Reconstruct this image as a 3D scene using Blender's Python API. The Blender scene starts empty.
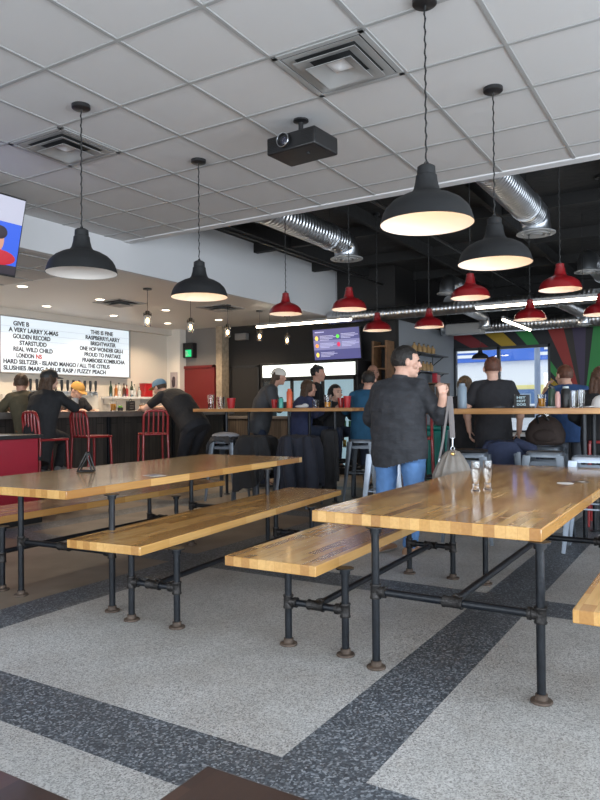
import bpy, bmesh, math, random
from mathutils import Vector, Matrix, noise
random.seed(7)
D = bpy.data; SC = bpy.context.scene; COL = SC.collection
PI = math.pi; R = math.radians
V = Vector

# ------------------------------------------------------------------ materials
MATS = {}
def nt(name):
    m = D.materials.new(name); m.use_nodes = True
    t = m.node_tree; return m, t, t.nodes, t.links, t.nodes['Principled BSDF']
def mat(name, col, rough=.5, metal=0, noise_amt=.0, scale=20, bump=0, bscale=40, coat=0, trans=0, emit=None, es=0, spec=.5, stretch=(1,1,1)):
    if name in MATS: return MATS[name]
    m, t, n, l, p = nt(name)
    p.inputs['Base Color'].default_value = (*col, 1); p.inputs['Roughness'].default_value = rough
    p.inputs['Metallic'].default_value = metal; p.inputs['Coat Weight'].default_value = coat
    p.inputs['Transmission Weight'].default_value = trans; p.inputs['Specular IOR Level'].default_value = spec
    if emit: p.inputs['Emission Color'].default_value = (*emit, 1); p.inputs['Emission Strength'].default_value = es
    if noise_amt or bump:
        tc = n.new('ShaderNodeTexCoord'); mp = n.new('ShaderNodeMapping'); mp.inputs['Scale'].default_value = stretch
        l.new(tc.outputs['Object'], mp.inputs['Vector'])
    if noise_amt:
        nz = n.new('ShaderNodeTexNoise'); nz.inputs['Scale'].default_value = scale; nz.inputs['Detail'].default_value = 4
        l.new(mp.outputs[0], nz.inputs['Vector'])
        r = n.new('ShaderNodeValToRGB'); a = r.color_ramp.elements
        a[0].position = .3; a[1].position = .7
        a[0].color = (*[c*(1-noise_amt) for c in col], 1); a[1].color = (*[min(1, c*(1+noise_amt)) for c in col], 1)
        l.new(nz.outputs['Fac'], r.inputs[0]); l.new(r.outputs[0], p.inputs['Base Color'])
    if bump:
        nb = n.new('ShaderNodeTexNoise'); nb.inputs['Scale'].default_value = bscale; nb.inputs['Detail'].default_value = 3
        l.new(mp.outputs[0], nb.inputs['Vector'])
        b = n.new('ShaderNodeBump'); b.inputs['Strength'].default_value = bump; b.inputs['Distance'].default_value = .02
        l.new(nb.outputs['Fac'], b.inputs['Height']); l.new(b.outputs[0], p.inputs['Normal'])
    MATS[name] = m; return m

def butcher(name, c1, c2, c3, bw=.42, rh=.038, rough=.22):
    m, t, n, l, p = nt(name)
    tc = n.new('ShaderNodeTexCoord'); sp = n.new('ShaderNodeSeparateXYZ'); cb = n.new('ShaderNodeCombineXYZ')
    l.new(tc.outputs['Object'], sp.inputs[0]); l.new(sp.outputs['Y'], cb.inputs['X']); l.new(sp.outputs['X'], cb.inputs['Y'])
    br = n.new('ShaderNodeTexBrick'); l.new(cb.outputs[0], br.inputs['Vector'])
    br.inputs['Scale'].default_value = 1; br.inputs['Brick Width'].default_value = bw; br.inputs['Row Height'].default_value = rh
    br.inputs['Mortar Size'].default_value = .0006; br.inputs['Mortar Smooth'].default_value = 0; br.inputs['Bias'].default_value = 0
    br.offset = .37; br.offset_frequency = 3
    br.inputs['Color1'].default_value = (0, 0, 0, 1); br.inputs['Color2'].default_value = (1, 1, 1, 1); br.inputs['Mortar'].default_value = (.2, .2, .2, 1)
    r = n.new('ShaderNodeValToRGB'); e = r.color_ramp.elements
    e[0].color = (*c1, 1); e[1].color = (*c3, 1); x = e.new(.5); x.color = (*c2, 1)
    l.new(br.outputs['Color'], r.inputs[0])
    mp = n.new('ShaderNodeMapping'); mp.inputs['Scale'].default_value = (70, 3.5, 70); l.new(tc.outputs['Object'], mp.inputs[0])
    nz = n.new('ShaderNodeTexNoise'); nz.inputs['Scale'].default_value = 1; nz.inputs['Detail'].default_value = 5; l.new(mp.outputs[0], nz.inputs[0])
    r2 = n.new('ShaderNodeValToRGB'); r2.color_ramp.elements[0].position = .3; r2.color_ramp.elements[1].position = .75
    r2.color_ramp.elements[0].color = (.84, .78, .70, 1); r2.color_ramp.elements[1].color = (1.05, 1.03, 1, 1); l.new(nz.outputs[0], r2.inputs[0])
    mx = n.new('ShaderNodeMixRGB'); mx.blend_type = 'MULTIPLY'; mx.inputs[0].default_value = .8
    l.new(r.outputs[0], mx.inputs[1]); l.new(r2.outputs[0], mx.inputs[2]); l.new(mx.outputs[0], p.inputs['Base Color'])
    n3 = n.new('ShaderNodeTexNoise'); n3.inputs['Scale'].default_value = 9; n3.inputs['Detail'].default_value = 3; l.new(tc.outputs['Object'], n3.inputs[0])
    mr = n.new('ShaderNodeMapRange'); mr.inputs['To Min'].default_value = rough; mr.inputs['To Max'].default_value = rough+.07
    l.new(n3.outputs[0], mr.inputs[0]); l.new(mr.outputs[0], p.inputs['Roughness'])
    p.inputs['Coat Weight'].default_value = .6; p.inputs['Coat Roughness'].default_value = .1
    MATS[name] = m; return m

def stripmask(n, l, sep, axis, start, period, width):
    a = n.new('ShaderNodeMath'); a.operation = 'SUBTRACT'; a.inputs[1].default_value = start; l.new(sep.outputs[axis], a.inputs[0])
    b = n.new('ShaderNodeMath'); b.operation = 'FLOORED_MODULO'; b.inputs[1].default_value = period; l.new(a.outputs[0], b.inputs[0])
    c = n.new('ShaderNodeMath'); c.operation = 'LESS_THAN'; c.inputs[1].default_value = width; l.new(b.outputs[0], c.inputs[0])
    return c
def ramp(n, l, src, stops, const=False):
    r = n.new('ShaderNodeValToRGB'); cr = r.color_ramp
    if const: cr.interpolation = 'CONSTANT'
    cr.elements[0].position = stops[0][0]; cr.elements[0].color = (*stops[0][1], 1)
    cr.elements[1].position = stops[1][0]; cr.elements[1].color = (*stops[1][1], 1)
    for q, c in stops[2:]:
        e = cr.elements.new(q); e.color = (*c, 1)
    l.new(src, r.inputs[0]); return r
def g(x): return (x, x, x)
def floor_material():
    m, t, n, l, p = nt('terrazzo floor')
    tc = n.new('ShaderNodeTexCoord'); sep = n.new('ShaderNodeSeparateXYZ'); l.new(tc.outputs['Object'], sep.inputs[0])
    mx = stripmask(n, l, sep, 'X', -1.325, 2.45, .325); my = stripmask(n, l, sep, 'Y', 1.70, 2.45, .325)
    mm = n.new('ShaderNodeMath'); mm.operation = 'MAXIMUM'; l.new(mx.outputs[0], mm.inputs[0]); l.new(my.outputs[0], mm.inputs[1])
    def chips(scale, stops, feat='F1'):
        v = n.new('ShaderNodeTexVoronoi'); v.inputs['Scale'].default_value = scale; v.feature = feat; l.new(tc.outputs['Object'], v.inputs['Vector'])
        return ramp(n, l, v.outputs['Color'], stops)
    light = chips(190, [(0, (.17, .165, .16)), (.28, (.31, .31, .305)), (.5, (.44, .44, .43)), (.85, (.58, .58, .57))])
    dark = chips(125, [(0, (.028, .035, .045)), (.4, (.066, .078, .094)), (.62, (.105, .12, .14)), (.86, (.29, .32, .35))])
    big = n.new('ShaderNodeTexNoise'); big.inputs['Scale'].default_value = 1.4; big.inputs['Detail'].default_value = 6; big.inputs['Roughness'].default_value = .65; l.new(tc.outputs['Object'], big.inputs[0])
    dirt = ramp(n, l, big.outputs[0], [(.32, (.72, .69, .66)), (.62, (1, 1, 1))])
    # older smooth brown concrete bay on the bar side
    nb = n.new('ShaderNodeTexNoise'); nb.inputs['Scale'].default_value = 2.2; nb.inputs['Detail'].default_value = 8; l.new(tc.outputs['Object'], nb.inputs[0])
    brown = ramp(n, l, nb.outputs[0], [(.3, (.15, .115, .085)), (.7, (.27, .225, .175))])
    lt = n.new('ShaderNodeMath'); lt.operation = 'LESS_THAN'; lt.inputs[1].default_value = -3.775; l.new(sep.outputs['X'], lt.inputs[0])
    a = n.new('ShaderNodeMixRGB'); l.new(lt.outputs[0], a.inputs[0]); l.new(light.outputs[0], a.inputs[1]); l.new(brown.outputs[0], a.inputs[2])
    b = n.new('ShaderNodeMixRGB'); l.new(mm.outputs[0], b.inputs[0]); l.new(a.outputs[0], b.inputs[1]); l.new(dark.outputs[0], b.inputs[2])
    c = n.new('ShaderNodeMixRGB'); c.blend_type = 'MULTIPLY'; c.inputs[0].default_value = 1; l.new(b.outputs[0], c.inputs[1]); l.new(dirt.outputs[0], c.inputs[2])
    l.new(c.outputs[0], p.inputs['Base Color'])
    rr = n.new('ShaderNodeMapRange'); rr.inputs['To Min'].default_value = .38; rr.inputs['To Max'].default_value = .6; l.new(big.outputs[0], rr.inputs[0]); l.new(rr.outputs[0], p.inputs['Roughness'])
    return m
def mural_material():
    m, t, n, l, p = nt('radiating stripe mural paint')
    tc = n.new('ShaderNodeTexCoord'); sep = n.new('ShaderNodeSeparateXYZ'); l.new(tc.outputs['Object'], sep.inputs[0])
    dx = n.new('ShaderNodeMath'); dx.operation = 'SUBTRACT'; dx.inputs[1].default_value = -2.37; l.new(sep.outputs['X'], dx.inputs[0])
    dz = n.new('ShaderNodeMath'); dz.operation = 'SUBTRACT'; dz.inputs[1].default_value = 1.15; l.new(sep.outputs['Z'], dz.inputs[0])
    at = n.new('ShaderNodeMath'); at.operation = 'ARCTAN2'; l.new(dz.outputs[0], at.inputs[0]); l.new(dx.outputs[0], at.inputs[1])
    mr = n.new('ShaderNodeMapRange'); mr.inputs['From Min'].default_value = 0; mr.inputs['From Max'].default_value = PI; l.new(at.outputs[0], mr.inputs[0])
    K = (.012, .013, .017); RED = (.32, .03, .025); YL = (.42, .27, .02); GR = (.03, .25, .06); PU = (.055, .04, .085); BR = (.03, .025, .022)
    st = [(0, K), (30/180, RED), (40/180, K), (50/180, YL), (60/180, K), (70/180, GR), (82.4/180, K), (87.5/180, PU), (97/180, BR), (102/180, RED), (112.3/180, K), (121.8/180, GR), (128.7/180, K), (134/180, YL), (140/180, K), (144.2/180, (.2, .015, .02)), (149.3/180, K), (158/180, GR), (164/180, K)]
    r = ramp(n, l, mr.outputs[0], st, True); l.new(r.outputs[0], p.inputs['Base Color']); p.inputs['Roughness'].default_value = .55
    return m
def planks(name, axis, c1, c2, w=.14, rough=.6, long=2.0):
    m, t, n, l, p = nt(name)
    tc = n.new('ShaderNodeTexCoord'); sep = n.new('ShaderNodeSeparateXYZ'); l.new(tc.outputs['Object'], sep.inputs[0]); cb = n.new('ShaderNodeCombineXYZ')
    l.new(sep.outputs['Z'], cb.inputs['X']); l.new(sep.outputs[axis], cb.inputs['Y'])
    br = n.new('ShaderNodeTexBrick'); l.new(cb.outputs[0], br.inputs['Vector']); br.inputs['Scale'].default_value = 1
    br.inputs['Brick Width'].default_value = long; br.inputs['Row Height'].default_value = w; br.inputs['Mortar Size'].default_value = .004
    br.inputs['Color1'].default_value = (*c1, 1); br.inputs['Color2'].default_value = (*c2, 1); br.inputs['Mortar'].default_value = (.004, .004, .004, 1)
    mp = n.new('ShaderNodeMapping'); mp.inputs['Scale'].default_value = (30, 30, 2); l.new(tc.outputs['Object'], mp.inputs[0])
    nz = n.new('ShaderNodeTexNoise'); nz.inputs['Scale'].default_value = 1; nz.inputs['Detail'].default_value = 5; l.new(mp.outputs[0], nz.inputs[0])
    r2 = ramp(n, l, nz.outputs[0], [(.3, g(.5)), (.75, g(1.3))])
    mx = n.new('ShaderNodeMixRGB'); mx.blend_type = 'MULTIPLY'; mx.inputs[0].default_value = 1; l.new(br.outputs['Color'], mx.inputs[1]); l.new(r2.outputs[0], mx.inputs[2])
    l.new(mx.outputs[0], p.inputs['Base Color']); p.inputs['Roughness'].default_value = rough
    return m
def spiral_metal(name, axis='Y', st=.9):
    m, t, n, l, p = nt(name)
    p.inputs['Metallic'].default_value = 1; p.inputs['Base Color'].default_value = (.62, .63, .65, 1); p.inputs['Roughness'].default_value = .3
    tc = n.new('ShaderNodeTexCoord'); wv = n.new('ShaderNodeTexWave'); wv.bands_direction = axis; wv.inputs['Scale'].default_value = 4.5; wv.inputs['Distortion'].default_value = 1.5
    l.new(tc.outputs['Object'], wv.inputs[0]); b = n.new('ShaderNodeBump'); b.inputs['Strength'].default_value = st; b.inputs['Distance'].default_value = .02
    l.new(wv.outputs['Fac'], b.inputs['Height']); l.new(b.outputs[0], p.inputs['Normal'])
    return m

M_floor = floor_material(); M_mural = mural_material()
M_wood = butcher('varnished maple butcher block', (.38, .18, .05), (.56, .315, .10), (.70, .43, .16), rh=.048)
M_wood2 = butcher('high table pine boards', (.36, .15, .05), (.48, .23, .085), (.56, .3, .12), bw=1.2, rh=.09, rough=.35)
M_dwood = butcher('dark stained wood', (.028, .012, .008), (.045, .02, .012), (.065, .03, .018), bw=2.0, rh=.09, rough=.4)
M_barwood = planks('charcoal stained bar boards', 'Y', (.035, .03, .027), (.06, .052, .045))
M_barwoodx = planks('weathered brown boards', 'X', (.07, .05, .037), (.12, .09, .065))
M_conc = mat('cast concrete counter', (.16, .14, .125), .45, noise_amt=.25, scale=6)
M_tile = mat('acoustic ceiling tile', (.56, .55, .545), .9, bump=.25, bscale=260)
M_grid = mat('painted ceiling grid metal', (.33, .33, .325), .5)
M_white = mat('white matt paint', (.66, .66, .67), .8)
M_soffit = mat('smooth ceiling paint', (.62, .6, .57), .45)
M_cream = mat('warm white wall paint', (.62, .57, .5), .7)
M_black = mat('matt black paint', (.012, .011, .011), .7)
M_deck = mat('black painted deck', (.014, .0135, .0135), .8, bump=.4, bscale=12)
M_grey = mat('mid grey wall paint', (.24, .26, .29), .7)
M_door = mat('deep red door paint', (.15, .010, .010), .4)
M_greywall = mat('warm grey wall paint', (.19, .18, .17), .7)
M_beige = mat('rough beige column', (.34, .27, .19), .8, noise_amt=.25, scale=14)
M_pipe = mat('black iron pipe', (.006, .008, .012), .4, metal=.2, noise_amt=.3, scale=30, bump=.12, bscale=90)
M_fit = mat('worn iron pipe fitting', (.04, .037, .036), .45, metal=.7, noise_amt=.5, scale=40, bump=.3, bscale=120)
M_rust = mat('rusty floor flange', (.10, .072, .055), .65, metal=.3, noise_amt=.4, scale=35)
M_shade = mat('matt black shade enamel', (.010, .0105, .0115), .6, spec=.35, noise_amt=.1, bump=.1, bscale=200)
M_redshade = mat('glossy red shade enamel', (.22, .007, .010), .32, coat=.4)
M_refl = mat('white reflector enamel', (.74, .70, .66), .45)
M_bulb = mat('warm lamp bulb glow', (1, .8, .5), .4, emit=(1, .62, .28), es=8)
M_led = mat('led tube glow', (1, 1, 1), .4, emit=(1, .86, .66), es=11)
M_pot = mat('pot light glow', (1, 1, 1), .4, emit=(1, .80, .58), es=8)
M_chain = mat('blackened chain', (.03, .03, .03), .4, metal=.6)
M_steel = mat('brushed galvanised steel', (.6, .62, .65), .28, metal=1, noise_amt=.1, scale=8)
M_stool = mat('gunmetal painted steel', (.13, .15, .175), .35, metal=.6, noise_amt=.15, scale=6)
M_redmetal = mat('red powder coated steel', (.27, .012, .014), .32, coat=.3)
M_duct = spiral_metal('spiral duct steel', 'Y'); M_ductx = spiral_metal('cross duct steel', 'X', .35)
M_glassy = mat('clear glass', (1, 1, 1), .02, trans=1)
M_beer = mat('amber beer', (.85, .36, .03), .15, trans=.5)
M_sign = mat('lit sign panel', (.35, .37, .4), .6, emit=(.78, .88, .95), es=.62)
M_ink = mat('dark sign letters', (.02, .02, .03), .5)
M_redink = mat('red sign letters', (.45, .05, .05), .5)
M_frame = mat('aluminium sign frame', (.35, .34, .33), .4, metal=.6)
M_bk = mat('black plastic', (.012, .012, .013), .38)
M_redpl = mat('red plastic', (.42, .015, .02), .3)
M_redpanel = mat('crimson cabinet laminate', (.30, .012, .028), .35, noise_amt=.06, scale=5)
M_cap_c = mat('white cloth', (.62, .62, .62), .85, bump=.2)
M_skin = mat('skin', (.52, .28, .2), .55, noise_amt=.08, scale=30)
M_skin2 = mat('light skin', (.6, .36, .27), .55, noise_amt=.08, scale=30)
def cloth(name, col, b=.5, s=9): return mat(name, col, .85, noise_amt=.12, scale=14, bump=b, bscale=s)
M_eye = mat('eye', (.03, .02, .015), .2); M_lip = mat('lips', (.4, .13, .11), .5)

# ------------------------------------------------------------------ mesh builder
class MB:
    def __init__(s): s.v = []; s.f = []; s.sm = []
    def add(s, vs, fs, smooth=True):
        o = len(s.v); s.v += [tuple(v) for v in vs]; s.f += [tuple(i+o for i in f) for f in fs]; s.sm += [smooth]*len(fs); return s
    def box(s, x0, x1, y0, y1, z0, z1, rot=None, org=None):
        vs = [V((x, y, z)) for z in (z0, z1) for y in (y0, y1) for x in (x0, x1)]
        if rot is not None:
            o = V(org) if org is not None else V(((x0+x1)/2, (y0+y1)/2, (z0+z1)/2)); vs = [rot @ (v-o) + o for v in vs]
        return s.add(vs, [(0, 2, 3, 1), (4, 5, 7, 6), (0, 1, 5, 4), (2, 6, 7, 3), (0, 4, 6, 2), (1, 3, 7, 5)], False)
    def rings(s, rings, closed_ends=True, smooth=True, loop=False):
        n = len(rings[0]); vs = [v for r in rings for v in r]; fs = []
        k = len(rings)
        for i in range(k if loop else k-1):
            for j in range(n):
                a = i*n+j; b = i*n+(j+1) % n; c = ((i+1) % k)*n+(j+1) % n; d = ((i+1) % k)*n+j
                fs.append((a, b, c, d))
        if closed_ends and not loop: fs.append(tuple(range(n-1, -1, -1))); fs.append(tuple((k-1)*n+j for j in range(n)))
        return s.add(vs, fs, smooth)
    def lathe(s, prof, c=(0, 0, 0), n=32, caps=True, ax=None):
        Q = V((0, 0, 1)).rotation_difference(V(ax)).to_matrix() if ax is not None else None
        rs = []
        for r, z in prof:
            ring = [V((r*math.cos(2*PI*j/n), r*math.sin(2*PI*j/n), z)) for j in range(n)]
            if Q is not None: ring = [Q @ v for v in ring]
            rs.append([v+V(c) for v in ring])
        return s.rings(rs, caps)
    def tube(s, pts, r, n=10, caps=True, flat=None, loop=False):
        pts = [V(p) for p in pts]; rs = []; k = len(pts); prev = None
        for i, p in enumerate(pts):
            if loop: d = pts[(i+1) % k]-pts[i-1]
            else: d = (pts[min(i+1, k-1)]-pts[max(i-1, 0)])
            d.normalize()
            if prev is None: u = d.orthogonal().normalized() if flat is None else V(flat)
            else: u = prev
            u = (u-d*u.dot(d)); 
            if u.length < 1e-5: u = d.orthogonal()
            u.normalize(); w = d.cross(u); prev = u
            rr = r[i] if isinstance(r, (list, tuple)) else r
            ra, rb = rr if isinstance(rr, tuple) else (rr, rr)
            rs.append([p+u*math.cos(2*PI*j/n)*ra+w*math.sin(2*PI*j/n)*rb for j in range(n)])
        return s.rings(rs, caps, True, loop)
    def cyl(s, p0, p1, r, n=16): return s.tube([p0, p1], r, n)
    def capsule(s, p0, p1, r0, r1, n=12):
        p0, p1 = V(p0), V(p1); d = (p1-p0)
        if d.length < 1e-4: return s.ball(p0, (r0,)*3)
        d.normalize(); pts = []; rs = []
        for a in (-80, -50, -20): pts.append(p0+d*r0*math.sin(R(a))); rs.append(r0*math.cos(R(a)))
        for a in (10, 40, 65, 82): pts.append(p1+d*r1*math.sin(R(a))); rs.append(r1*math.cos(R(a)))
        return s.tube(pts, rs, n)
    def ball(s, c, r, M=None, n=14, k=9):
        rs = []
        for i in range(k):
            a = -PI/2+PI*(i+.35)/(k-.3)
            ring = [V((r[0]*math.cos(a)*math.cos(2*PI*j/n), r[1]*math.cos(a)*math.sin(2*PI*j/n), r[2]*math.sin(a))) for j in range(n)]
            if M is not None: ring = [M @ v for v in ring]
            rs.append([v+V(c) for v in ring])
        return s.rings(rs)
    def mesh(s, name):
        me = D.meshes.new(name); me.from_pydata(s.v, [], s.f); me.update()
        bm = bmesh.new(); bm.from_mesh(me); bmesh.ops.recalc_face_normals(bm, faces=bm.faces); bm.to_mesh(me); bm.free()
        me.polygons.foreach_set('use_smooth', s.sm); me.set_sharp_from_angle(angle=R(40)); return me

def link(name, me, material=None, parent=None):
    o = D.objects.new(name, me); COL.objects.link(o)
    if material is not None: me.materials.clear(); me.materials.append(material)
    if parent is not None: o.parent = parent
    return o
def build(name, mb, material, parent=None, bevel=0, seg=2):
    o = link(name, mb.mesh(name), material, parent)
    if bevel:
        b = o.modifiers.new('edge', 'BEVEL'); b.width = bevel; b.segments = seg; b.limit_method = 'ANGLE'; b.angle_limit = R(50)
    return o
def tag(o, label, cat, group=None):
    o['label'] = label; o['category'] = cat
    if group: o['group'] = group
    return o
def thing(name, label, cat, loc=(0, 0, 0), rz=0, group=None):
    o = D.objects.new(name, None); COL.objects.link(o); o.location = loc; o.rotation_euler = (0, 0, rz); o.empty_display_size = .1
    return tag(o, label, cat, group)
def struct(name, mb, material, bevel=0):
    o = build(name, mb, material, None, bevel); o['kind'] = 'structure'; return o
def kids(o): return [c for c in D.objects if c.parent == o]
def dup(root, loc, rz=None, label=None, group=None, scale=None):
    r = root.copy(); COL.objects.link(r); r.location = loc
    if rz is not None: r.rotation_euler = (0, 0, rz)
    if scale: r.scale = scale
    if label: r['label'] = label
    if group: r['group'] = group
    for c in kids(root):
        d = c.copy(); COL.objects.link(d); d.parent = r
        for e in kids(c):
            f = e.copy(); COL.objects.link(f); f.parent = d
    return r
def B(*a, **k): return MB().box(*a, **k)
def text_mesh(name, s, x0, x1, z, h, plane, material, parent, off, depth=.004):
    """text fitted between x0 and x1 at height z; plane 'Y' reads along +Y facing +X, 'X' reads along +X facing -Y"""
    cu = D.curves.new(name, 'FONT'); cu.body = s; cu.size = 1; cu.extrude = depth/2; cu.offset = .03
    o = D.objects.new(name+'_t', cu); COL.objects.link(o); bpy.context.view_layer.update()
    me = D.meshes.new_from_object(o.evaluated_get(bpy.context.evaluated_depsgraph_get()))
    D.objects.remove(o)
    xs = [v.co.x for v in me.vertices]; ys = [v.co.y for v in me.vertices]; a, b = min(xs), max(xs); c, d = min(ys), max(ys)
    for v in me.vertices:
        u = x0+(v.co.x-a)/(b-a)*(x1-x0); w = z-h/2+(v.co.y-c)/(d-c)*h; q = v.co.z
        v.co = (off+q, u, w) if plane == 'Y' else (u, off-q, w)
    return link(name, me, material, parent)
# ------------------------------------------------------------------ the setting
ZC, ZS, ZD = 3.281, 2.922, 3.81
struct('floor', B(-10.45, 3.65, -3.3, 14.95, -.1, 0), M_floor)
struct('wall_left', B(-10.42, -10.27, -3.3, 11.6, 0, ZS), M_cream)
struct('wall_exit', B(-10.27, -8.95, 11.45, 11.6, 0, ZS), M_greywall)
struct('wall_black', B(-8.95, -5.05, 11.6, 11.75, 0, ZD), M_black)
struct('wall_grey', B(-5.2, -5.05, 11.75, 14.8, 0, 2.82), M_grey)
struct('wall_grey_upper', B(-5.2, -5.05, 11.75, 14.8, 2.82, ZD), M_black)
mb = B(-5.2, 3.5, 14.8, 14.95, 2.49, ZD); mb.box(-3.0, 3.5, 14.8, 14.95, 0, 2.49); mb.box(-5.2, -3.0, 14.8, 14.95, 0, .65)
struct('wall_mural', mb, M_mural)
# window side wall on the right and behind the seats (outside the frame): real openings that let daylight in
mb = MB()
for a, b in ((-3.3, -2.6), (.9, 1.3), (4.8, 5.2), (8.7, 9.2), (13.2, 14.8)): mb.box(3.5, 3.65, a, b, 0, ZD)
for a, b in ((-2.6, .9), (1.3, 4.8), (5.2, 8.7), (9.2, 13.2)): mb.box(3.5, 3.65, a, b, 0, .5); mb.box(3.5, 3.65, a, b, 2.9, ZD)
struct('wall_right', mb, M_white)
mb = MB()
for a, b in ((-10.27, -7.0), (-3.6, -3.2), (.6, 1.0), (3.0, 3.5)): mb.box(a, b, -3.3, -3.15, 0, ZC)
for a, b in ((-7.0, -3.6), (-3.2, .6), (1.0, 3.0)): mb.box(a, b, -3.3, -3.15, 0, .5); mb.box(a, b, -3.3, -3.15, 2.8, ZC)
struct('wall_rear', mb, M_white)
struct('wall_column', B(-10.27, -9.9, 11.25, 11.45, 0, ZS), mat('warm white column paint', (.74, .70, .63), .7))
struct('trim_1', B(-9.0, -8.85, 11.36, 11.6, 0, ZS), M_beige)
struct('trim_2', B(-10.27, -10.12, 6.3, 11.25, 2.80, ZS), M_cream)
struct('ceiling', B(-6.25, 3.5, -3.15, 6.14, ZC, ZC+.03), M_tile)
struct('ceiling_low', B(-10.27, -6.35, -3.15, 5.92, ZS+.004, ZS+.04), M_tile)
struct('ceiling_soffit', B(-10.27, -6.35, 5.92, 11.6, ZS, ZS+.04), M_soffit)
struct('wall_bulkhead', B(-6.35, -6.25, -3.15, 11.6, ZS, ZD), M_white)
struct('ceiling_deck', B(-6.35, 3.5, 5.9, 14.8, ZD, ZD+.06), M_deck)
struct('trim_3', B(-6.25, 3.5, 6.08, 6.2, ZC-.012, ZC+.24), M_white, .003)
mb = MB()
for i in range(-6, 14):
    x = -3.461+.6096*i
    if -6.25 < x < 3.5: mb.box(x-.012, x+.012, -3.15, 6.08, ZC-.007, ZC)
for j in range(-8, 7):
    y = 2.129+.609*j
    mb.box(-6.25, 3.5, y-.012, y+.012, ZC-.0065, ZC)
struct('ceiling_grid', mb, M_grid)
mb = MB()
for i in range(-12, -3):
    x = -3.461+.6096*i
    if -10.27 < x < -6.35: mb.box(x-.012, x+.012, -3.15, 5.9, ZS-.004, ZS+.004)
for j in range(-8, 7):
    y = 2.329+.609*j
    if y < 5.9: mb.box(-10.27, -6.35, y-.012, y+.012, ZS-.0035, ZS+.004)
struct('ceiling_grid_low', mb, M_grid)
# exposed roof joists over the black ceiling
mb = MB()
for y in (7.1, 8.9, 10.7, 12.5, 14.2): mb.box(-6.25, 3.5, y-.05, y+.05, ZD-.15, ZD)
struct('ceiling_joists', mb, M_deck)
mb = MB()
for x in (-5.6, -4.0, -2.4, -.8, .8): mb.box(x-.03, x+.03, 6.2, 14.8, ZD-.17, ZD-.002)
struct('ceiling_purlins', mb, M_deck)
struct('trim_4', B(-5.05, 3.5, 14.3, 14.42, 2.92, ZD), M_deck)
# window
mb = MB()
for a in ((-5.05, -5.0), (-4.1, -4.04), (-3.05, -3.0)): mb.box(a[0], a[1], 14.78, 14.9, .65, 2.49)
mb.box(-5.05, -3.0, 14.78, 14.9, 2.43, 2.49); mb.box(-5.05, -3.0, 14.78, 14.9, .65, .7)
w1 = struct('window_1', mb, mat('dark window frame metal', (.05, .055, .06), .4, metal=.4), .003)
mg = mat('window glass', (1, 1, 1), 0, trans=1)
gp = build('pane', B(-5.0, -3.05, 14.84, 14.846, .7, 2.43), mg, w1)
struct('trim_5', B(-5.05, -3.0, 14.55, 14.8, .6, .65), mat('white window stool', (.6, .6, .6), .4), .004)
# exit door
mb = B(-10.04, -9.13, 11.40, 11.45, 0, 2.07); d1 = struct('door_1', mb, M_door, .004)
mb = B(-9.13, -9.07, 11.38, 11.45, 0, 2.13); mb.box(-10.10, -10.04, 11.38, 11.45, 0, 2.13); mb.box(-10.10, -9.07, 11.38, 11.45, 2.07, 2.13)
build('door_frame', mb, M_door, d1, .003)
mb = MB(); mb.cyl((-9.22, 11.40, 1.0), (-9.22, 11.34, 1.0), .02); mb.cyl((-9.22, 11.34, 1.0), (-9.34, 11.34, 1.0), .012); build('door_handle', mb, M_steel, d1)
d2 = struct('door_2', B(-8.75, -8.1, 11.57, 11.6, 0, 2.05), M_black, .004)
build('door_frame', B(-8.1, -8.05, 11.56, 11.6, 0, 2.09).box(-8.8, -8.75, 11.56, 11.6, 0, 2.09).box(-8.8, -8.05, 11.56, 11.6, 2.05, 2.1), M_bk, d2)

# what the window looks out on
snow = mat('pale concrete and snow', (.75, .76, .78), .9, noise_amt=.1, scale=1)
struct('ground_outside', B(-60, 40, 14.95, 70, -.25, -.12), snow)
b0 = thing('shop_building', 'long white shop with blue fascia and yellow base across the street', 'building', (-9, 33, -.12))
build('wall', B(-30, 30, 0, 8, 2.3, 3.45), mat('white siding', (.75, .76, .77), .8), b0)
build('fascia', B(-30, 30, -.25, 8, 3.45, 5.6), mat('blue fascia', (.04, .14, .55), .5), b0, .02)
build('parapet', B(-30, 30, -.1, 8, 5.6, 7.0), mat('white siding', (.75,)*3, .8), b0)
build('base_wall', B(-30, 30, -.04, 8, 0, 2.3), mat('yellow block base', (.75, .66, .28), .8), b0)
for x in (-5.2, .6, 5.3):
    f = build('door', B(x, x+1.0, -.1, .0, 0, 2.1), mat('blue shop door', (.08, .16, .33), .4), b0, .01)
    build('pane', B(x+.15, x+.85, -.12, -.1, .3, 1.9), mat('shop glazing', (.25, .33, .42), .1), f)
for x, ww in ((-4.3, 1.2), (-2.2, 1.6), (1.9, 1.2), (3.5, 1.4)):
    mb = B(x, x+ww, -.31, -.25, 3.65, 3.8); mb.box(x+.2, x+ww-.3, -.31, -.25, 3.9, 4.2); build('sign_panel', mb, mat('white siding', (.75,)*3, .8), b0, .01)
p0 = thing('lamp_post', 'blue grey street pole standing outside beyond the window', 'lamp post', (-4.63, 21, -.12))
build('pole', MB().lathe([(.16, 0), (.16, .1), (.09, .12), (.08, 6.5)], n=16), mat('blue grey pole paint', (.2, .25, .35), .5), p0)
build('lamp_head', B(-.15, .15, -.9, .1, 6.45, 6.6), M_frame, p0, .02)
v0 = thing('parked_car', 'pale parked car outside, low in the window', 'car', (-5.2, 24.5, -.12), R(3))
prof = [(-2.1, .35), (-2.15, .7), (-1.5, .88), (-.95, 1.38), (.75, 1.42), (1.4, .95), (2.1, .85), (2.15, .4)]
mb = MB(); mb.rings([[V((x, y, z)) for x, z in prof] for y in (-.85, .85)], True, False); build('body', mb, mat('pale car paint', (.6, .62, .65), .25, coat=.8), v0, .05, 3)
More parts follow.
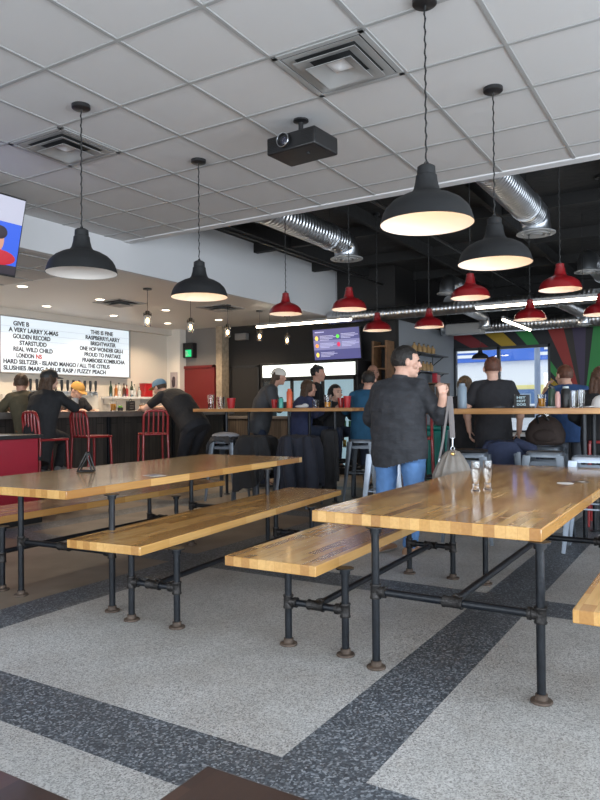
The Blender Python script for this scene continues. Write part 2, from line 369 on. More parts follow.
mb = MB(); mb.rings([[V((x, y, z)) for x, z in ((-1.3, .92), (-.9, 1.3), (.7, 1.33), (1.2, .96))] for y in (-.87, .87)], True, False); build('window', mb, M_bk, v0, .01)
for x in (-1.35, 1.35):
    for y in (-.8, .8): build('wheel', MB().lathe([(.05, -.1), (.3, -.1), (.32, -.06), (.32, .06), (.3, .1), (.05, .1)], (x, y, .32), 24, ax=(0, 1, 0)), M_bk, v0)

# ------------------------------------------------------------------ pipe-legged tables and benches
def pipe_set(name, label, cat, loc, rz, lx, span, top, zt, th, zbar, group, wood=None):
    t = thing(name, label, cat, (loc[0], loc[1], 0), R(rz), group)
    o = build('tabletop' if cat == 'table' else 'seat', B(top[0], top[1], top[2], top[3], zt-th, zt), wood or M_wood, t, .004)
    for y in (0, span):
        for s in (-1, 1):
            x = s*lx
            mb = MB(); mb.cyl((x, y, .012), (x, y, zt-th-.001), .0185, 16)
            lg = build('leg', mb, M_pipe, t)
            mb = MB(); mb.lathe([(.044, 0), (.046, .004), (.044, .010), (.026, .014), (.025, .034), (.019, .036)], (x, y, 0), 24); build('flange', mb, M_rust, lg)
            mb = MB(); mb.lathe([(.02, -.034), (.0265, -.034), (.0275, -.028), (.0245, -.024), (.0245, .024), (.0275, .028), (.0265, .034), (.02, .034)], (x, y, zbar), 20)
            mb.lathe([(.0225, 0), (.0225, .022), (.0265, .024), (.0265, .04), (.019, .041)], (x-s*.012, y, zbar), 20, ax=(-s, 0, 0)); build('fitting', mb, M_fit, lg)
            mb = MB(); mb.lathe([(.026, -.03), (.027, -.008), (.045, -.006), (.045, 0)], (x, y, zt-th), 20); build('top_flange', mb, M_pipe, lg)
        mb = MB(); mb.cyl((-lx, y, zbar), (lx, y, zbar), .0175, 14); cb = build('crossbar', mb, M_pipe, t)
        mb = MB(); mb.lathe([(.018, -.045), (.0265, -.045), (.0275, -.038), (.0245, -.032), (.0245, .032), (.0275, .038), (.0265, .045), (.018, .045)], (0, y, zbar), 20, ax=(1, 0, 0))
        sg = 1 if y == 0 else -1
        mb.lathe([(.0225, 0), (.0225, .022), (.0265, .024), (.0265, .04), (.019, .041)], (0, y+sg*.01, zbar), 20, ax=(0, sg, 0)); build('fitting', mb, M_fit, cb)
    mb = MB(); mb.cyl((0, .02, zbar), (0, span-.02, zbar), .0175, 14); build('stretcher', mb, M_pipe, t)
    return t
GT = 'butcher block picnic tables on iron pipe legs'; GB = 'butcher block benches on iron pipe legs'
pipe_set('picnic_table', 'long butcher block table holding two empty tasting glasses, nearest on the right', 'table', (-1.02, 2.94), 0, .373, 1.75, (-.705, .385, -.02, 3.02), .715, .055, .358, GT)
pipe_set('picnic_table', 'long butcher block table carrying a small black stand, at the left', 'table', (-3.545, 2.935), 3.7, .395, 1.85, (-.765, .345, -.31, 2.58), .755, .05, .355, GT)
pipe_set('bench', 'butcher block bench on pipe legs in front of the left table', 'bench', (-2.76, 2.905), 5.2, .16, 1.76, (-.41, .11, -.25, 2.48), .49, .048, .222, GB)
pipe_set('bench', 'short looking butcher block bench tucked under left side of the right table', 'bench', (-1.755, 3.007), 1.5, .163, 1.72, (-.39, .13, -.24, 2.12), .48, .05, .222, GB)
pipe_set('bench', 'butcher block bench on the far side of the left table, mostly hidden beneath it', 'bench', (-4.33, 2.93), 1.5, .16, 1.8, (-.42, .06, -.24, 2.68), .48, .05, .222, GB)
pipe_set('bench', 'butcher block bench whose end pokes in at the right edge of the photo', 'bench', (-.16, 2.9), 0, .163, 1.76, (-.312, .19, -.25, 2.7), .48, .05, .222, GB)
# dark table and bench at the camera
t = thing('dark_bench', 'dark brown wooden bench at the lower left corner', 'bench', (-1.2, .78, 0))
build('seat', B(-.9, .25, -.3, .172, .385, .43), M_dwood, t, .004)
for x in (-.8, .15):
    build('leg', B(x-.03, x+.03, -.28, .13, 0, .385), M_dwood, t, .004)
t = thing('dark_table', 'dark brown wooden table corner at the bottom edge', 'table', (-.6, .7, 0))
build('tabletop', B(-.022, 1.1, -.65, .06, .675, .72), M_dwood, t, .004)
for x in (.06, 1.03):
    for y in (-.58, -.02): build('leg', B(x-.03, x+.03, y-.03, y+.03, 0, .675), M_dwood, t, .004)

# things standing on them
def taster():
    t = thing('tasting_glass', 'empty stemmed tasting glass, the left of two on the right table', 'glass', group='empty tasting glasses')
    pr = [(a_, b_*1.22) for a_, b_ in [(.0, 0), (.026, 0), (.027, .004), (.019, .012), (.0175, .03), (.022, .055), (.0275, .085), (.028, .115), (.026, .145), (.0245, .145), (.0262, .115), (.0257, .085), (.0205, .057), (.0155, .035), (.0, .03)]]
    build('bowl', MB().lathe(pr, n=32, caps=False), M_glassy, t); return t
t = taster(); 
import_xy = [(-1.25, 4.03), (-1.205, 4.12)]
t.location = (*import_xy[0], .7155)
t2 = dup(t, (*import_xy[1], .7155), label='empty stemmed tasting glass, the right of two on the right table')
t = thing('paper_coaster', 'white paper coaster lying on the right table', 'coaster', (-.87, 4.70, .7153), R(20)); build('disc', MB().lathe([(.001, 0), (.052, 0), (.052, .0016), (.001, .0016)], n=32), M_cap_c, t)
t = thing('dark_coaster', 'dark printed coaster beside the white one', 'coaster', (-.79, 4.83, .7153), R(35)); build('disc', MB().lathe([(.001, 0), (.045, 0), (.045, .0016), (.001, .0016)], n=32), M_bk, t); build('print', MB().lathe([(.001, 0), (.022, 0), (.022, .0005), (.001, .0005)], (0, 0, .0016), 24), M_cap_c, t)
# black triangular stand
t = thing('menu_stand', 'small black triangular stand on the left table', 'stand', (-4.0, 3.51, .7555), R(28))
mb = MB(); a, b, c = V((-.055, 0, .008)), V((.055, 0, .008)), V((.012, 0, .145))
for y in (-.03, .03):
    for p, q in ((a, b), (b, c), (c, a)): mb.capsule(p+V((0, y, 0)), q+V((0, y, 0)), .0065, .0065, 8)
for p in (a, b, c): mb.capsule(p+V((0, -.03, 0)), p+V((0, .03, 0)), .006, .006, 8)
build('wire_frame', mb, M_bk, t); build('plate', B(-.05, .05, -.028, .028, .003, .008), M_bk, t)
t = thing('paper_menu', 'small printed card lying flat on the left table', 'card', (-3.37, 3.56, .7556), R(-12)); build('sheet', B(-.07, .07, -.05, .05, 0, .0012), M_cap_c, t); build('print', B(-.055, .02, -.035, .035, .0012, .0016), mat('printed ink', (.12, .1, .16), .6), t)

# ------------------------------------------------------------------ ceiling fixtures
def vent(loc, label, s=.6, z=ZC):
    t = thing('air_vent', label, 'vent', (loc[0], loc[1], z), 0, 'square ceiling diffusers'); h = s/2
    mb = MB()
    for a, b, c, d in ((-h, h, -h, -h+.035), (-h, h, h-.035, h), (-h, -h+.035, -h, h), (h-.035, h, -h, h)): mb.box(a, b, c, d, -.013, -.002)
    build('frame', mb, M_grid, t, .002)
    build('duct_box', B(-h+.035, h-.035, -h+.035, h-.035, -.0015, .0), mat('dark duct mouth', (.03, .03, .03), .8), t)
    for k, (o, i, zo, zi) in enumerate(((h-.045, h-.10, -.012, -.002), (h-.095, h-.165, -.03, -.006), (h-.15, .06, -.052, -.004))):
        mb = MB(); ro = [V((o, o, zo)), V((-o, o, zo)), V((-o, -o, zo)), V((o, -o, zo))]; ri = [V((i, i, zi)), V((-i, i, zi)), V((-i, -i, zi)), V((i, -i, zi))]
        dz = V((0, 0, .003)); mb.rings([ro, ri, [v+dz for v in ri], [v+dz for v in ro]], False, False, True); build('louvre', mb, M_grid, t)
    mb = MB(); mb.rings([[V((.062, .062, -.006)), V((-.062, .062, -.006)), V((-.062, -.062, -.006)), V((.062, -.062, -.006))], [V((.01, .01, -.03)), V((-.01, .01, -.03)), V((-.01, -.01, -.03)), V((.01, -.01, -.03))]], True, False)
    build('centre_cone', mb, M_white, t); return t
v1 = vent((-4.375, 3.65), 'square louvred air vent in tile ceiling near the left black pendant')
dup(v1, (-1.937, 3.655, ZC), label='square louvred air vent in tile ceiling beside the projector')
v3 = vent((-8.2, 7.9), 'square air vent in smooth bar ceiling above the stools', .6, ZS)
dup(v3, (-7.22, 9.25, ZS), label='square air vent in smooth bar ceiling toward the black wall')

def pendant(name, label, loc, zt, zr, shade, kind, R0=.236, on=True, H=.292):
    """RLM shade hung from a ceiling at zt, rim at zr"""
    k = R0/.236
    t = thing(name, label, 'pendant lamp', (loc[0], loc[1], zt), 0, kind)
    top = zr-zt+H*k+.0
    build('canopy', MB().lathe([(.0, 0), (.062*min(1, k*1.0), 0), (.062*min(1, k), -.022), (.055*k, -.028), (0, -.03)], n=28, caps=False), M_bk, t)
    mb = MB(); L = -top-.03; nn = max(12, int(L/.022)); pts = []
    for i in range(nn+1): pts.append((.004*math.cos(i*2.1), .004*math.sin(i*2.1), -.03-L*i/nn))
    mb.tube(pts, .0045, 6); mb.cyl((0, 0, -.03), (0, 0, top-.005), .003, 6); build('chain', mb, M_chain, t)
    outer = [(.012, .305), (.03, .30), (.045, .29), (.047, .25), (.053, .245), (.056, .215), (.066, .175), (.08, .155), (.13, .137), (.175, .112), (.205, .082), (.22, .055), (.236, 0)]
    inner = [(.233, .001), (.216, .053), (.2, .078), (.171, .106), (.126, .13), (.07, .142), (.0, .144)]
    sh = MB().lathe([(r*k, z*k+zr-zt) for r, z in outer]+[(.234*k, -.001*k+zr-zt)]+[((r+.0005)*k, (z+.003)*k+zr-zt) for r, z in inner[1:-1]], n=48, caps=False)
    s_ = build('shade', sh, shade, t)
    build('reflector', MB().lathe([(r*k, z*k+zr-zt-.0008) for r, z in inner], n=48, caps=False), M_refl, t)
    build('ring', MB().tube([(.012*math.cos(a), 0, top+.012+.014*math.sin(a)) for a in [i*PI/8 for i in range(16)]], .003, 6, loop=True), M_chain, t)
    build('bulb', MB().ball((0, 0, zr-zt+.115*k), (.022*k, .022*k, .024*k)), M_bulb if on else M_refl, t)
    return t
LIGHTS = []
def lamp(x, y, z, e, col=(1, .72, .42), r=.03, kind='POINT', rot=None, size=None, spot=None):
    li = D.lights.new('lamp', kind); li.energy = e; li.color = col
    if kind in ('POINT', 'SPOT'): li.shadow_soft_size = r
    if kind == 'SPOT': li.spot_size = spot or R(110); li.spot_blend = .6
    if kind == 'AREA': li.shape = 'RECTANGLE'; li.size, li.size_y = size
    o = D.objects.new('lamp_light', li); COL.objects.link(o); o.location = (x, y, z)
    if rot: o.rotation_euler = rot
    LIGHTS.append(o); return o
PB = 'large matt black dome pendants over the picnic tables'
for x, y, lb, on in ((-3.68, 3.2, 'large black dome pendant at far left, unlit grey inside, over left table', False), (-3.68, 4.43, 'black dome pendant glowing warm, second from the left in front of the bulkhead', True),
                 (-1.26, 3.3, 'largest looking black dome pendant on knotted chain, hanging over the right table', True), (-1.24, 4.455, 'black dome pendant behind the largest one, above the right table', True)):
    pendant('pendant_lamp', lb, (x, y), ZC, 2.14, M_shade, PB, on=on)
    if on: lamp(x, y, 2.20, 1.25, (1, .66, .38), r=.02)
PR = 'red dome pendants over the high tables'
for x, y, z, lb in ((-4.22, 6.6, 2.285, 'leftmost red dome pendant, in front of white bulkhead'), (-3.41, 6.6, 2.27, 'red dome pendant just right of the bulkhead corner'),
                 (-3.92, 8.4, 2.24, 'small looking red dome pendant above the menu screen'), (-3.19, 8.4, 2.235, 'red dome pendant above the man in the dark shirt'),
                 (-2.08, 6.6, 2.275, 'red dome pendant beside the rear black one, over the window man'), (-1.93, 8.4, 2.24, 'red dome pendant hanging below the bright led tube, above the windows'),
                 (-1.245, 6.6, 2.275, 'large red dome pendant toward the right, above the led tube'), (-1.15, 8.4, 2.24, 'red dome pendant cut by the right edge of the photo')):
    pendant('pendant_lamp', lb, (x, y), ZD, z, M_redshade, PR, .19)
    lamp(x, y, z+.045, .7, (1, .66, .38), r=.015)
pendant('pendant_lamp', 'tiny black dome pendant hanging in front of the window', (-4.1, 13.6), ZD, 2.16, M_shade, PR[:0]+'window pendant', .17)

def jar_pendant(label, loc, zj=2.55, zt=ZS):
    t = thing('jar_pendant', label, 'pendant lamp', (loc[0], loc[1], zt), 0, 'glass jar pendants along the bar'); q = zj-zt
    build('canopy', MB().lathe([(0, 0), (.06, 0), (.06, -.02), (0, -.022)], n=24, caps=False), M_bk, t)
    build('cord', MB().cyl((0, 0, -.02), (0, 0, q+.09), .004, 6), M_bk, t)
    mb = MB().lathe([(.012, .11), (.03, .10), (.03, .06), (.048, .058), (.048, .045), (.0, .045)], (0, 0, q), 20)
    for a in range(2): mb.tube([(.052*math.cos(a*PI+.6), .052*math.sin(a*PI+.6), q+.075), (.052*math.cos(a*PI+.6), .052*math.sin(a*PI+.6), q+.03)], .005, 6)
    mb.tube([(-.052*math.cos(.6), -.052*math.sin(.6), q+.075), (.052*math.cos(.6), .052*math.sin(.6), q+.075)], .004, 6)
    build('cap', mb, mat('aged bronze', (.06, .045, .03), .4, metal=.8), t)
    build('glass_jar', MB().lathe([(.046, .045), (.046, -.11), (.04, -.115), (.042, -.108), (.043, .045)], (0, 0, q), 24, caps=False), M_glassy, t)
    build('bulb', MB().ball((0, 0, q-.035), (.024, .024, .04)), mat('edison bulb glow', (1, .8, .5), .4, emit=(1, .6, .22), es=28), t)
    return t
for i, (x, y, lb) in enumerate(((-6.92, 7.19, 'glass jar pendant nearest, left of the black dome pendants glow'), (-6.93, 8.13, 'glass jar pendant whose cord drops behind the second black dome pendant'), (-6.94, 9.07, 'glass jar pendant in front of the black wall edge, third along the bar'),
                       (-6.89, 9.92, 'glass jar pendant, fourth along the row toward the cooler'), (-6.88, 10.8, 'farthest glass jar pendant, just below the led tube'))):
    jar_pendant(lb, (x, y), 2.5)
for i, (x, y) in enumerate(((-8.21, 7.49), (-9.46, 7.49), (-9.43, 8.93), (-8.18, 8.94), (-9.42, 10.35), (-8.25, 10.5), (-8.21, 6.1), (-9.46, 6.1))):
    w_ = ('over the bar counter', 'over the back counter')[x < -9]; n_ = ('nearest', 'second', 'farthest', 'out of view end')[{7.49: 0, 8.93: 1, 8.94: 1, 10.35: 2, 10.5: 2, 6.1: 3}[y]]
    t = thing('pot_light', '%s round recessed ceiling light %s' % (n_, w_), 'ceiling light', (x, y, ZS), 0, 'recessed lights in the bar ceiling')
    build('trim_ring', MB().lathe([(.088, .006), (.088, 0), (.085, -.006), (.068, -.006), (.066, 0)], n=28, caps=False), M_white, t)
    build('lens', MB().lathe([(0, -.003), (.067, -.003), (.067, -.0005), (0, -.0005)], n=24, caps=False), M_pot, t)
    lamp(x, y, ZS-.03, 62, (1, .78, .55), .05, 'SPOT', spot=R(140))
# led tubes
for p, q, lb in (((-7.02, 10.0, 2.65), (-5.12, 10.0, 2.65), 'long lit led tube hanging above the menu screen'), ((-3.05, 9.9, 2.65), (-1.32, 9.9, 2.65), 'bright long led tube crossing behind the red pendants at right'), ((-3.08, 11.5, 2.65), (-3.08, 13.4, 2.65), 'short looking led tube pointing toward the window')):
    t = thing('led_tube', lb, 'tube light', p, 0, 'suspended led tubes'); d = V(q)-V(p); L = d.length; u = d.normalized()
    build('tube', MB().capsule(u*.03, u*(L-.03), .024, .024, 12), M_led, t)
    s_ = V((0, 0, .035)); mb = MB(); mb.tube([s_, s_+u*L], (.03), 4); build('housing', mb, M_frame, t)
    for a in (.15, .85): build('hanger', MB().cyl(u*L*a+s_, u*L*a+V((0, 0, ZD-p[2]-.001)), .003, 6), M_bk, t)
# ducts
def duct(label, pts, r, material, drop=None, group='silver spiral air ducts'):
    t = thing('air_duct', label, 'duct', pts[0], 0, group); o = V(pts[0]); P = [V(p)-o for p in pts]
    build('pipe', MB().tube(P, r, 28), material, t)
    u = (P[1]-P[0]).normalized(); L = (P[1]-P[0]).length
    for i in range(int(L/1.6)+1):
        c = P[0]+u*min(L-.03, .1+1.6*i); build('joint_band', MB().lathe([(r-.002, -.02), (r+.008, -.02), (r+.008, .02), (r-.002, .02)], c, 28, ax=u), M_steel, t)
        if i % 2 or L < 1.7: build('hanger', MB().cyl(c+V((0, 0, r)), V((c.x, c.y, ZD-o.z-.001)), .004, 6), M_bk, t)
    if drop:
        c = P[-1]; mb = MB()
        mb.tube([c, c+u*.1, c+u*.17+V((0, 0, -.05)), c+u*.2+V((0, 0, -.15)), c+u*.2+V((0, 0, -.2))], r*1.01, 28, flat=(0, 0, 1)); build('elbow', mb, M_steel, t)
        e = c+u*.2+V((0, 0, -.2)); mb = MB(); mb.lathe([(r*.9, .03), (r*1.15, .015), (r*1.35, -.0), (r*1.35, -.012), (r*1.0, -.012), (r*1.0, -.002)], e, 32, caps=False)
        mb.lathe([(r*.85, .0), (r*.85, -.02), (r*.6, -.02), (r*.6, .0)], e, 28, caps=False); mb.lathe([(.001, -.0), (.001, -.03), (r*.45, -.026), (r*.45, .0)], e, 24, caps=False)
        build('diffuser', mb, M_grid, t)
    return t
duct('silver spiral duct ending in a round diffuser, left of the largest black pendant', [(-4.37, 6.22, 3.46), (-4.37, 8.2, 3.46)], .165, M_duct, True)
duct('silver spiral duct ending in a round diffuser, upper right behind the black pendant', [(-1.85, 6.22, 3.46), (-1.85, 8.2, 3.46)], .165, M_duct, True)
duct('long brass lit duct running across above the menu screen', [(-6.2, 11.2, 2.87), (3.4, 11.2, 2.87)], .11, M_ductx)
duct('lower long silver duct in front of the striped mural', [(-5.0, 13.95, 2.84), (3.4, 13.95, 2.84)], .14, M_ductx)
duct('silver branch duct slanting between the cross ducts, above the windows', [(-4.04, 11.6, 3.05), (-3.92, 13.1, 2.95)], .1, M_duct, True)
duct('silver duct elbow with round diffuser over the man in dark shirt', [(-3.72, 12.2, 3.24), (-3.75, 10.9, 3.24)], .12, M_duct, True)
duct('silver duct elbow with round diffuser near the right edge, above the led tube', [(-1.63, 12.2, 3.34), (-1.63, 10.8, 3.34)], .13, M_duct, True)
duct('silver branch duct slanting between the cross ducts, at the right', [(-2.25, 11.6, 2.92), (-2.09, 12.8, 2.85)], .1, M_duct, True)
t = thing('air_box', 'pale grey box unit hanging under the lower duct', 'duct box', (-4.35, 13.5, 2.78)); build('case', B(-.36, .36, -.2, .1, -.13, .08), M_grid, t, .01)
for x in (-.3, .3): build('hanger', MB().cyl((x, -.05, .08), (x, -.05, ZD-2.78-.001), .004, 6), M_bk, t)
# conduits and sprinkler pipe under the deck
for i, (p, q, lb) in enumerate((((-6.2, 7.0, 3.6), (3.4, 7.0, 3.6), 'thin black conduit running across the dark ceiling near the tile edge'), ((-5.3, 6.3, 3.47), (-5.3, 14.7, 3.47), 'thin black conduit running away beside the bulkhead'), ((-3.2, 6.3, 3.45), (-3.2, 14.7, 3.45), 'thin dark conduit running away over the middle of the dark ceiling'))):
    o = build('conduit', MB().cyl(p, q, .02, 10), M_chain); tag(o, lb, 'conduit', 'ceiling conduits')
# projector
t = thing('projector', 'black ceiling projector with round lens', 'projector', (-2.55, 4.21, ZC), R(-4))
build('ceiling_plate', MB().lathe([(0, 0), (.055, 0), (.055, -.012), (.02, -.02), (0, -.02)], n=24, caps=False), M_bk, t)
build('mount_pole', MB().cyl((0, 0, -.01), (0, 0, -.13), .018), M_bk, t)
bd = build('body', B(-.22, .2, -.12, .18, -.245, -.12), mat('black projector shell', (.012, .012, .013), .32), t, .012, 3)
mb = MB().lathe([(.0, 0), (.047, 0), (.052, .012), (.052, .03), (.044, .03), (.040, .012), (0, .010)], (-.055, -.12, -.175), 32, ax=(0, -1, 0)); build('lens_ring', mb, M_bk, t)
build('lens', MB().ball((-.055, -.122, -.175), (.037, .014, .037)), mat('lens glass', (.03, .03, .05), .05, coat=1), t)
build('lens_rim', MB().tube([(-.055+.049*math.cos(i*PI/16), -.151, -.175+.049*math.sin(i*PI/16)) for i in range(32)], .003, 6, loop=True), M_steel, t)
for x0, x1 in ((-.21, -.13), (.08, .18)):
    mb = MB()
    for i in range(8): mb.box(x0, x1, -.1225, -.119, -.232+i*.012, -.228+i*.012)
    build('vent_slats', mb, M_chain, t)
build('foot', MB().cyl((.06, 0, -.245), (.06, 0, -.258), .012), M_bk, t)
# smoke detectors / wall camera seen on black wall
t = thing('wall_speaker', 'small grey speaker box high on the black wall', 'speaker', (-8.45, 11.58, 2.7)); build('case', B(-.14, .14, -.12, .0, -.08, .06), M_greywall, t, .01); build('bracket', B(-.02, .02, -.03, .02, .06, .1), M_bk, t)
# ------------------------------------------------------------------ the bar
t = thing('bar_counter', 'long concrete topped bar with charcoal boarded front', 'bar counter', (-8.2, 7.5, 0))
build('countertop', B(-.32, .32, -3.2, 3.0, 1.1, 1.187), M_conc, t, .006)
build('front_panel', B(.15, .2, -3.15, 2.95, .1, 1.1), M_barwood, t)
build('body', B(-.25, .15, -3.15, 2.95, 0, 1.1), M_bk, t)
build('end_panel', B(-.25, .15, 2.95, 2.99, 0, 1.1), M_barwoodx, t)
build('foot_rail', MB().cyl((.32, -3.1, .2), (.32, 2.9, .2), .02), M_pipe, t)
for y in (-2.9, -1.5, -.05, 1.4, 2.85): build('corner_strip', B(.2, .235, y-.03, y+.03, 0, 1.1), M_pipe, t, .003)
# low brown boarded partition beyond the high table
t = thing('boarded_partition', 'low partition of weathered brown boards behind the left high table', 'partition', (-6.9, 10.2, 0))
build('panel', B(-.9, .95, -.04, .04, 0, 1.02), M_barwoodx, t); build('cap_rail', B(-.92, .97, -.07, .07, 1.02, 1.07), M_conc, t, .004)
# back bar
t = thing('back_counter', 'pale back counter along the bar wall', 'counter', (-9.95, 7.4, 0))
build('countertop', B(-.31, .35, -2.2, 3.2, .9, .95), M_white, t, .005); build('body', B(-.31, .3, -2.2, 3.2, 0, .9), M_steel, t)
for y in (-1.4, -.3, .8, 1.9): d_ = build('door', B(.3, .32, y-.5, y+.5, .1, .85), M_steel, t, .004); build('handle', MB().cyl((.335, y+.4, .4), (.335, y+.4, .65), .01), M_bk, d_)
t = thing('tap_rail', 'white tiled tap panel with a row of black beer taps', 'beer taps', (-10.12, 8.25, 1.5))
build('panel', B(-.14, -.02, -1.1, .95, -.5, -.02), mat('white backsplash', (.6, .58, .54), .25), t)
build('rail', B(-.13, .06, -.85, .85, -.02, .05), M_steel, t, .006)
for i in range(13):
    y = -.78+i*.13
    mb = MB(); mb.capsule((.07, y, .04), (.14, y, .03), .014, .012, 8); mb.capsule((.14, y, .03), (.145, y, -.05), .012, .008, 8); sp_ = build('spout', mb, M_steel, t)
    build('tap_handle', MB().lathe([(.0, .05), (.012, .05), (.02, .09), (.026, .2), (.022, .245), (0, .25)], (.1, y, 0), 12, caps=False), M_bk, sp_)
t = thing('liquor_shelf', 'white wall shelf of bottles right of the beer taps', 'shelf', (-10.1, 9.95, 1.44))
build('board', B(-.16, .14, -.58, .6, -.02, .02), M_white, t, .003)
for y in (-.5, .5): build('bracket', B(-.16, .1, y-.012, y+.012, -.12, -.02), M_steel, t)
def bottle(name, label, loc, r, h, m, neck=.35, capm=None, group=None, cat='bottle', labm=None):
    t = thing(name, label, cat, loc, 0, group); b = h*(1-neck)
    build('glass_body', MB().lathe([(0, 0), (r, 0), (r, b*.85), (r*.8, b), (r*.36, b+h*.08), (r*.34, h*.93), (0, h*.93)], n=20, caps=False), m, t)
    build('cap', MB().lathe([(0, h*.92), (r*.4, h*.92), (r*.4, h), (0, h)], n=16, caps=False), capm or M_bk, t)
    if labm: build('paper_label', MB().lathe([(r+.0012, b*.2), (r+.0012, b*.65), (r+.0002, b*.65), (r+.0002, b*.2)], n=20, caps=False), labm, t)
    return t
cg = mat('dark green glass', (.01, .035, .015), .1, coat=1); cbn = mat('brown glass', (.07, .02, .008), .1, coat=1); cam = mat('amber liquor', (.35, .12, .02), .1, coat=1); ccl = mat('pale liquor', (.5, .5, .46), .1, coat=1); crd = mat('red liquor', (.3, .02, .02), .15, coat=1)
names = [('dark green tall bottle', cg, .3), ('amber liquor bottle', cam, .24), ('tall pale clear bottle', ccl, .27), ('brown bottle', cbn, .26), ('red liquor bottle', crd, .24), ('dark green bottle with cream label', cg, .31), ('clear bottle with cream label', ccl, .25), ('squat pale bottle', ccl, .2)]
for i, (nm, m, h) in enumerate(names):
    bottle('liquor_bottle', '%s on the white wall shelf behind the bar' % nm, (-10.08+.03*(i % 2), 9.46+.105*i, 1.461), .034, h, m, group='bottles on the bar shelf', labm=M_cap_c if i in (2, 5, 6) else None)
t = thing('red_box', 'red box at the right end of the bottle shelf', 'box', (-10.08, 10.42, 1.461)); build('case', B(-.08, .08, -.11, .11, 0, .26), M_redpl, t, .01); build('lid', B(-.085, .085, -.115, .115, .26, .275), M_redpl, t, .004)
bottle('sauce_bottle', 'yellow squeeze bottle on the bar at the far left', (-8.35, 5.55, 1.188), .035, .27, mat('yellow plastic', (.7, .5, .03), .4), capm=M_redpl)
t = thing('white_cooler', 'white box appliance on the back counter behind the customers', 'appliance', (-9.9, 6.3, .951)); build('case', B(-.2, .2, -.25, .25, 0, .5), M_white, t, .02); build('lid', B(-.21, .21, -.26, .26, .5, .54), M_white, t, .01)
# items on the bar
def pint(label, loc, liquid=None, r=.038, h=.14, group=None, name='beer_glass', fill=.75, gm=None):
    t = thing(name, label, 'glass', loc, 0, group)
    build('glass', MB().lathe([(0, 0), (r*.78, 0), (r, h), (r-.003, h), (r*.76-.003, .008), (0, .008)], n=24, caps=False), gm or M_glassy, t)
    if liquid: build('beer', MB().lathe([(0, .009), (r*.74-.003, .009), (r*(.76+.22*fill)-.004, h*fill), (0, h*fill)], n=24, caps=False), liquid, t)
    return t
M_beerE = mat('beer', (.8, .33, .02), .15, coat=1); M_dbeer = mat('dark red ale', (.16, .02, .01), .15, coat=1); M_steelcup = mat('frosted pint', (.42, .42, .42), .35)
pint('amber beer glass on the bar counter beside the bartender', (-8.1, 7.65, 1.188), M_beerE, .055, .15)
pint('frosted grey pint in front of the bartender', (-8.15, 6.95, 1.188), r=.05, h=.2, gm=M_steelcup)
pint('short glass of pale beer on the bar counter near the leaning man', (-8.1, 8.27, 1.188), M_beerE, .045, .12)
t = thing('lime_garnish', 'small green lime garnish tub on the bar counter', 'garnish', (-8.12, 7.82, 1.188)); build('tub', MB().lathe([(0, 0), (.04, 0), (.045, .05), (.04, .05), (0, .01)], n=20, caps=False), M_bk, t)
gl = mat('lime green', (.12, .35, .03), .4)
for i in range(5): build('lime_wedge', MB().ball((.02*math.cos(i*1.3), .02*math.sin(i*1.3), .06+.008*(i % 2)), (.018, .012, .02)), gl, t)
t = thing('table_number', 'black block sign with small grey lettering on the bar counter', 'sign', (-8.1, 8.02, 1.188)); build('block', B(-.03, .03, -.075, .075, 0, .16), M_bk, t, .006); build('loop', MB().tube([(0, .02*math.cos(a), .16+.03*math.sin(a)) for a in [i*PI/6 for i in range(7)]], .005, 6), M_bk, t)
for k in range(3): text_mesh('lettering', ('THE BAR', 'IS OPEN', 'HELLO')[k] if 0 else ('HST', 'DOG', 'HST')[k], -.045, .045, .12-.04*k, .025, 'Y', M_frame, t, .031, .002)
# lit letter board
t = thing('menu_board', 'lit white letter board listing the beers above the taps', 'sign', (-10.19, 0, 0))
build('light_panel', B(-.02, .0, 7.14, 10.05, 1.855, 2.785), M_sign, t)
mb = B(-.06, .02, 7.11, 7.14, 1.83, 2.81); mb.box(-.06, .02, 10.05, 10.08, 1.83, 2.81); mb.box(-.06, .02, 7.11, 10.08, 2.785, 2.81); mb.box(-.06, .02, 7.11, 10.08, 1.83, 1.855); build('frame', mb, M_frame, t, .003)
mb = MB()
for k in range(8): mb.box(.0, .004, 7.14, 10.05, 2.629-.108*k, 2.633-.108*k)
build('letter_track', mb, mat('clear rail', (.55, .6, .66), .3), t)
rows = [('GIVE B', 7.39, 7.70, 0), ('A VERY LARRY X-MAS', 7.30, 8.31, 1), ('GOLDEN RECORD', 7.38, 8.14, 2), ('STARSTUDD', 7.51, 8.06, 3), ('REAL WILD CHILD', 7.39, 8.19, 4), ('LONDON', 7.45, 7.8, 5), ('HARD SELTZER - ISLAND MANGO / ALL THE CITRUS', 7.2, 9.53, 6), ('SLUSHIES /MARG & BLUE RASP / FUZZY PEACH', 7.2, 9.43, 7),
        ('THIS IS FINE', 9.06, 9.62, 0), ('RASPBERRYLARRY', 8.94, 9.8, 1), ('BRIGHTWATER', 9.06, 9.69, 2), ('ONE HOP WONDER GRU-I', 8.8, 9.88, 3), ('PROUD TO PARTAKE', 8.91, 9.82, 4), ('FRAMBOISE KOMBUCHA', 8.86, 9.93, 5)]
for s, a, b, k in rows:
    text_mesh('lettering', s, a, b, 2.685-.108*k, .078, 'Y', M_ink, t, .006)
text_mesh('lettering', 'NS', 7.84, 7.96, 2.685-.108*5, .078, 'Y', M_redink, t, .006)
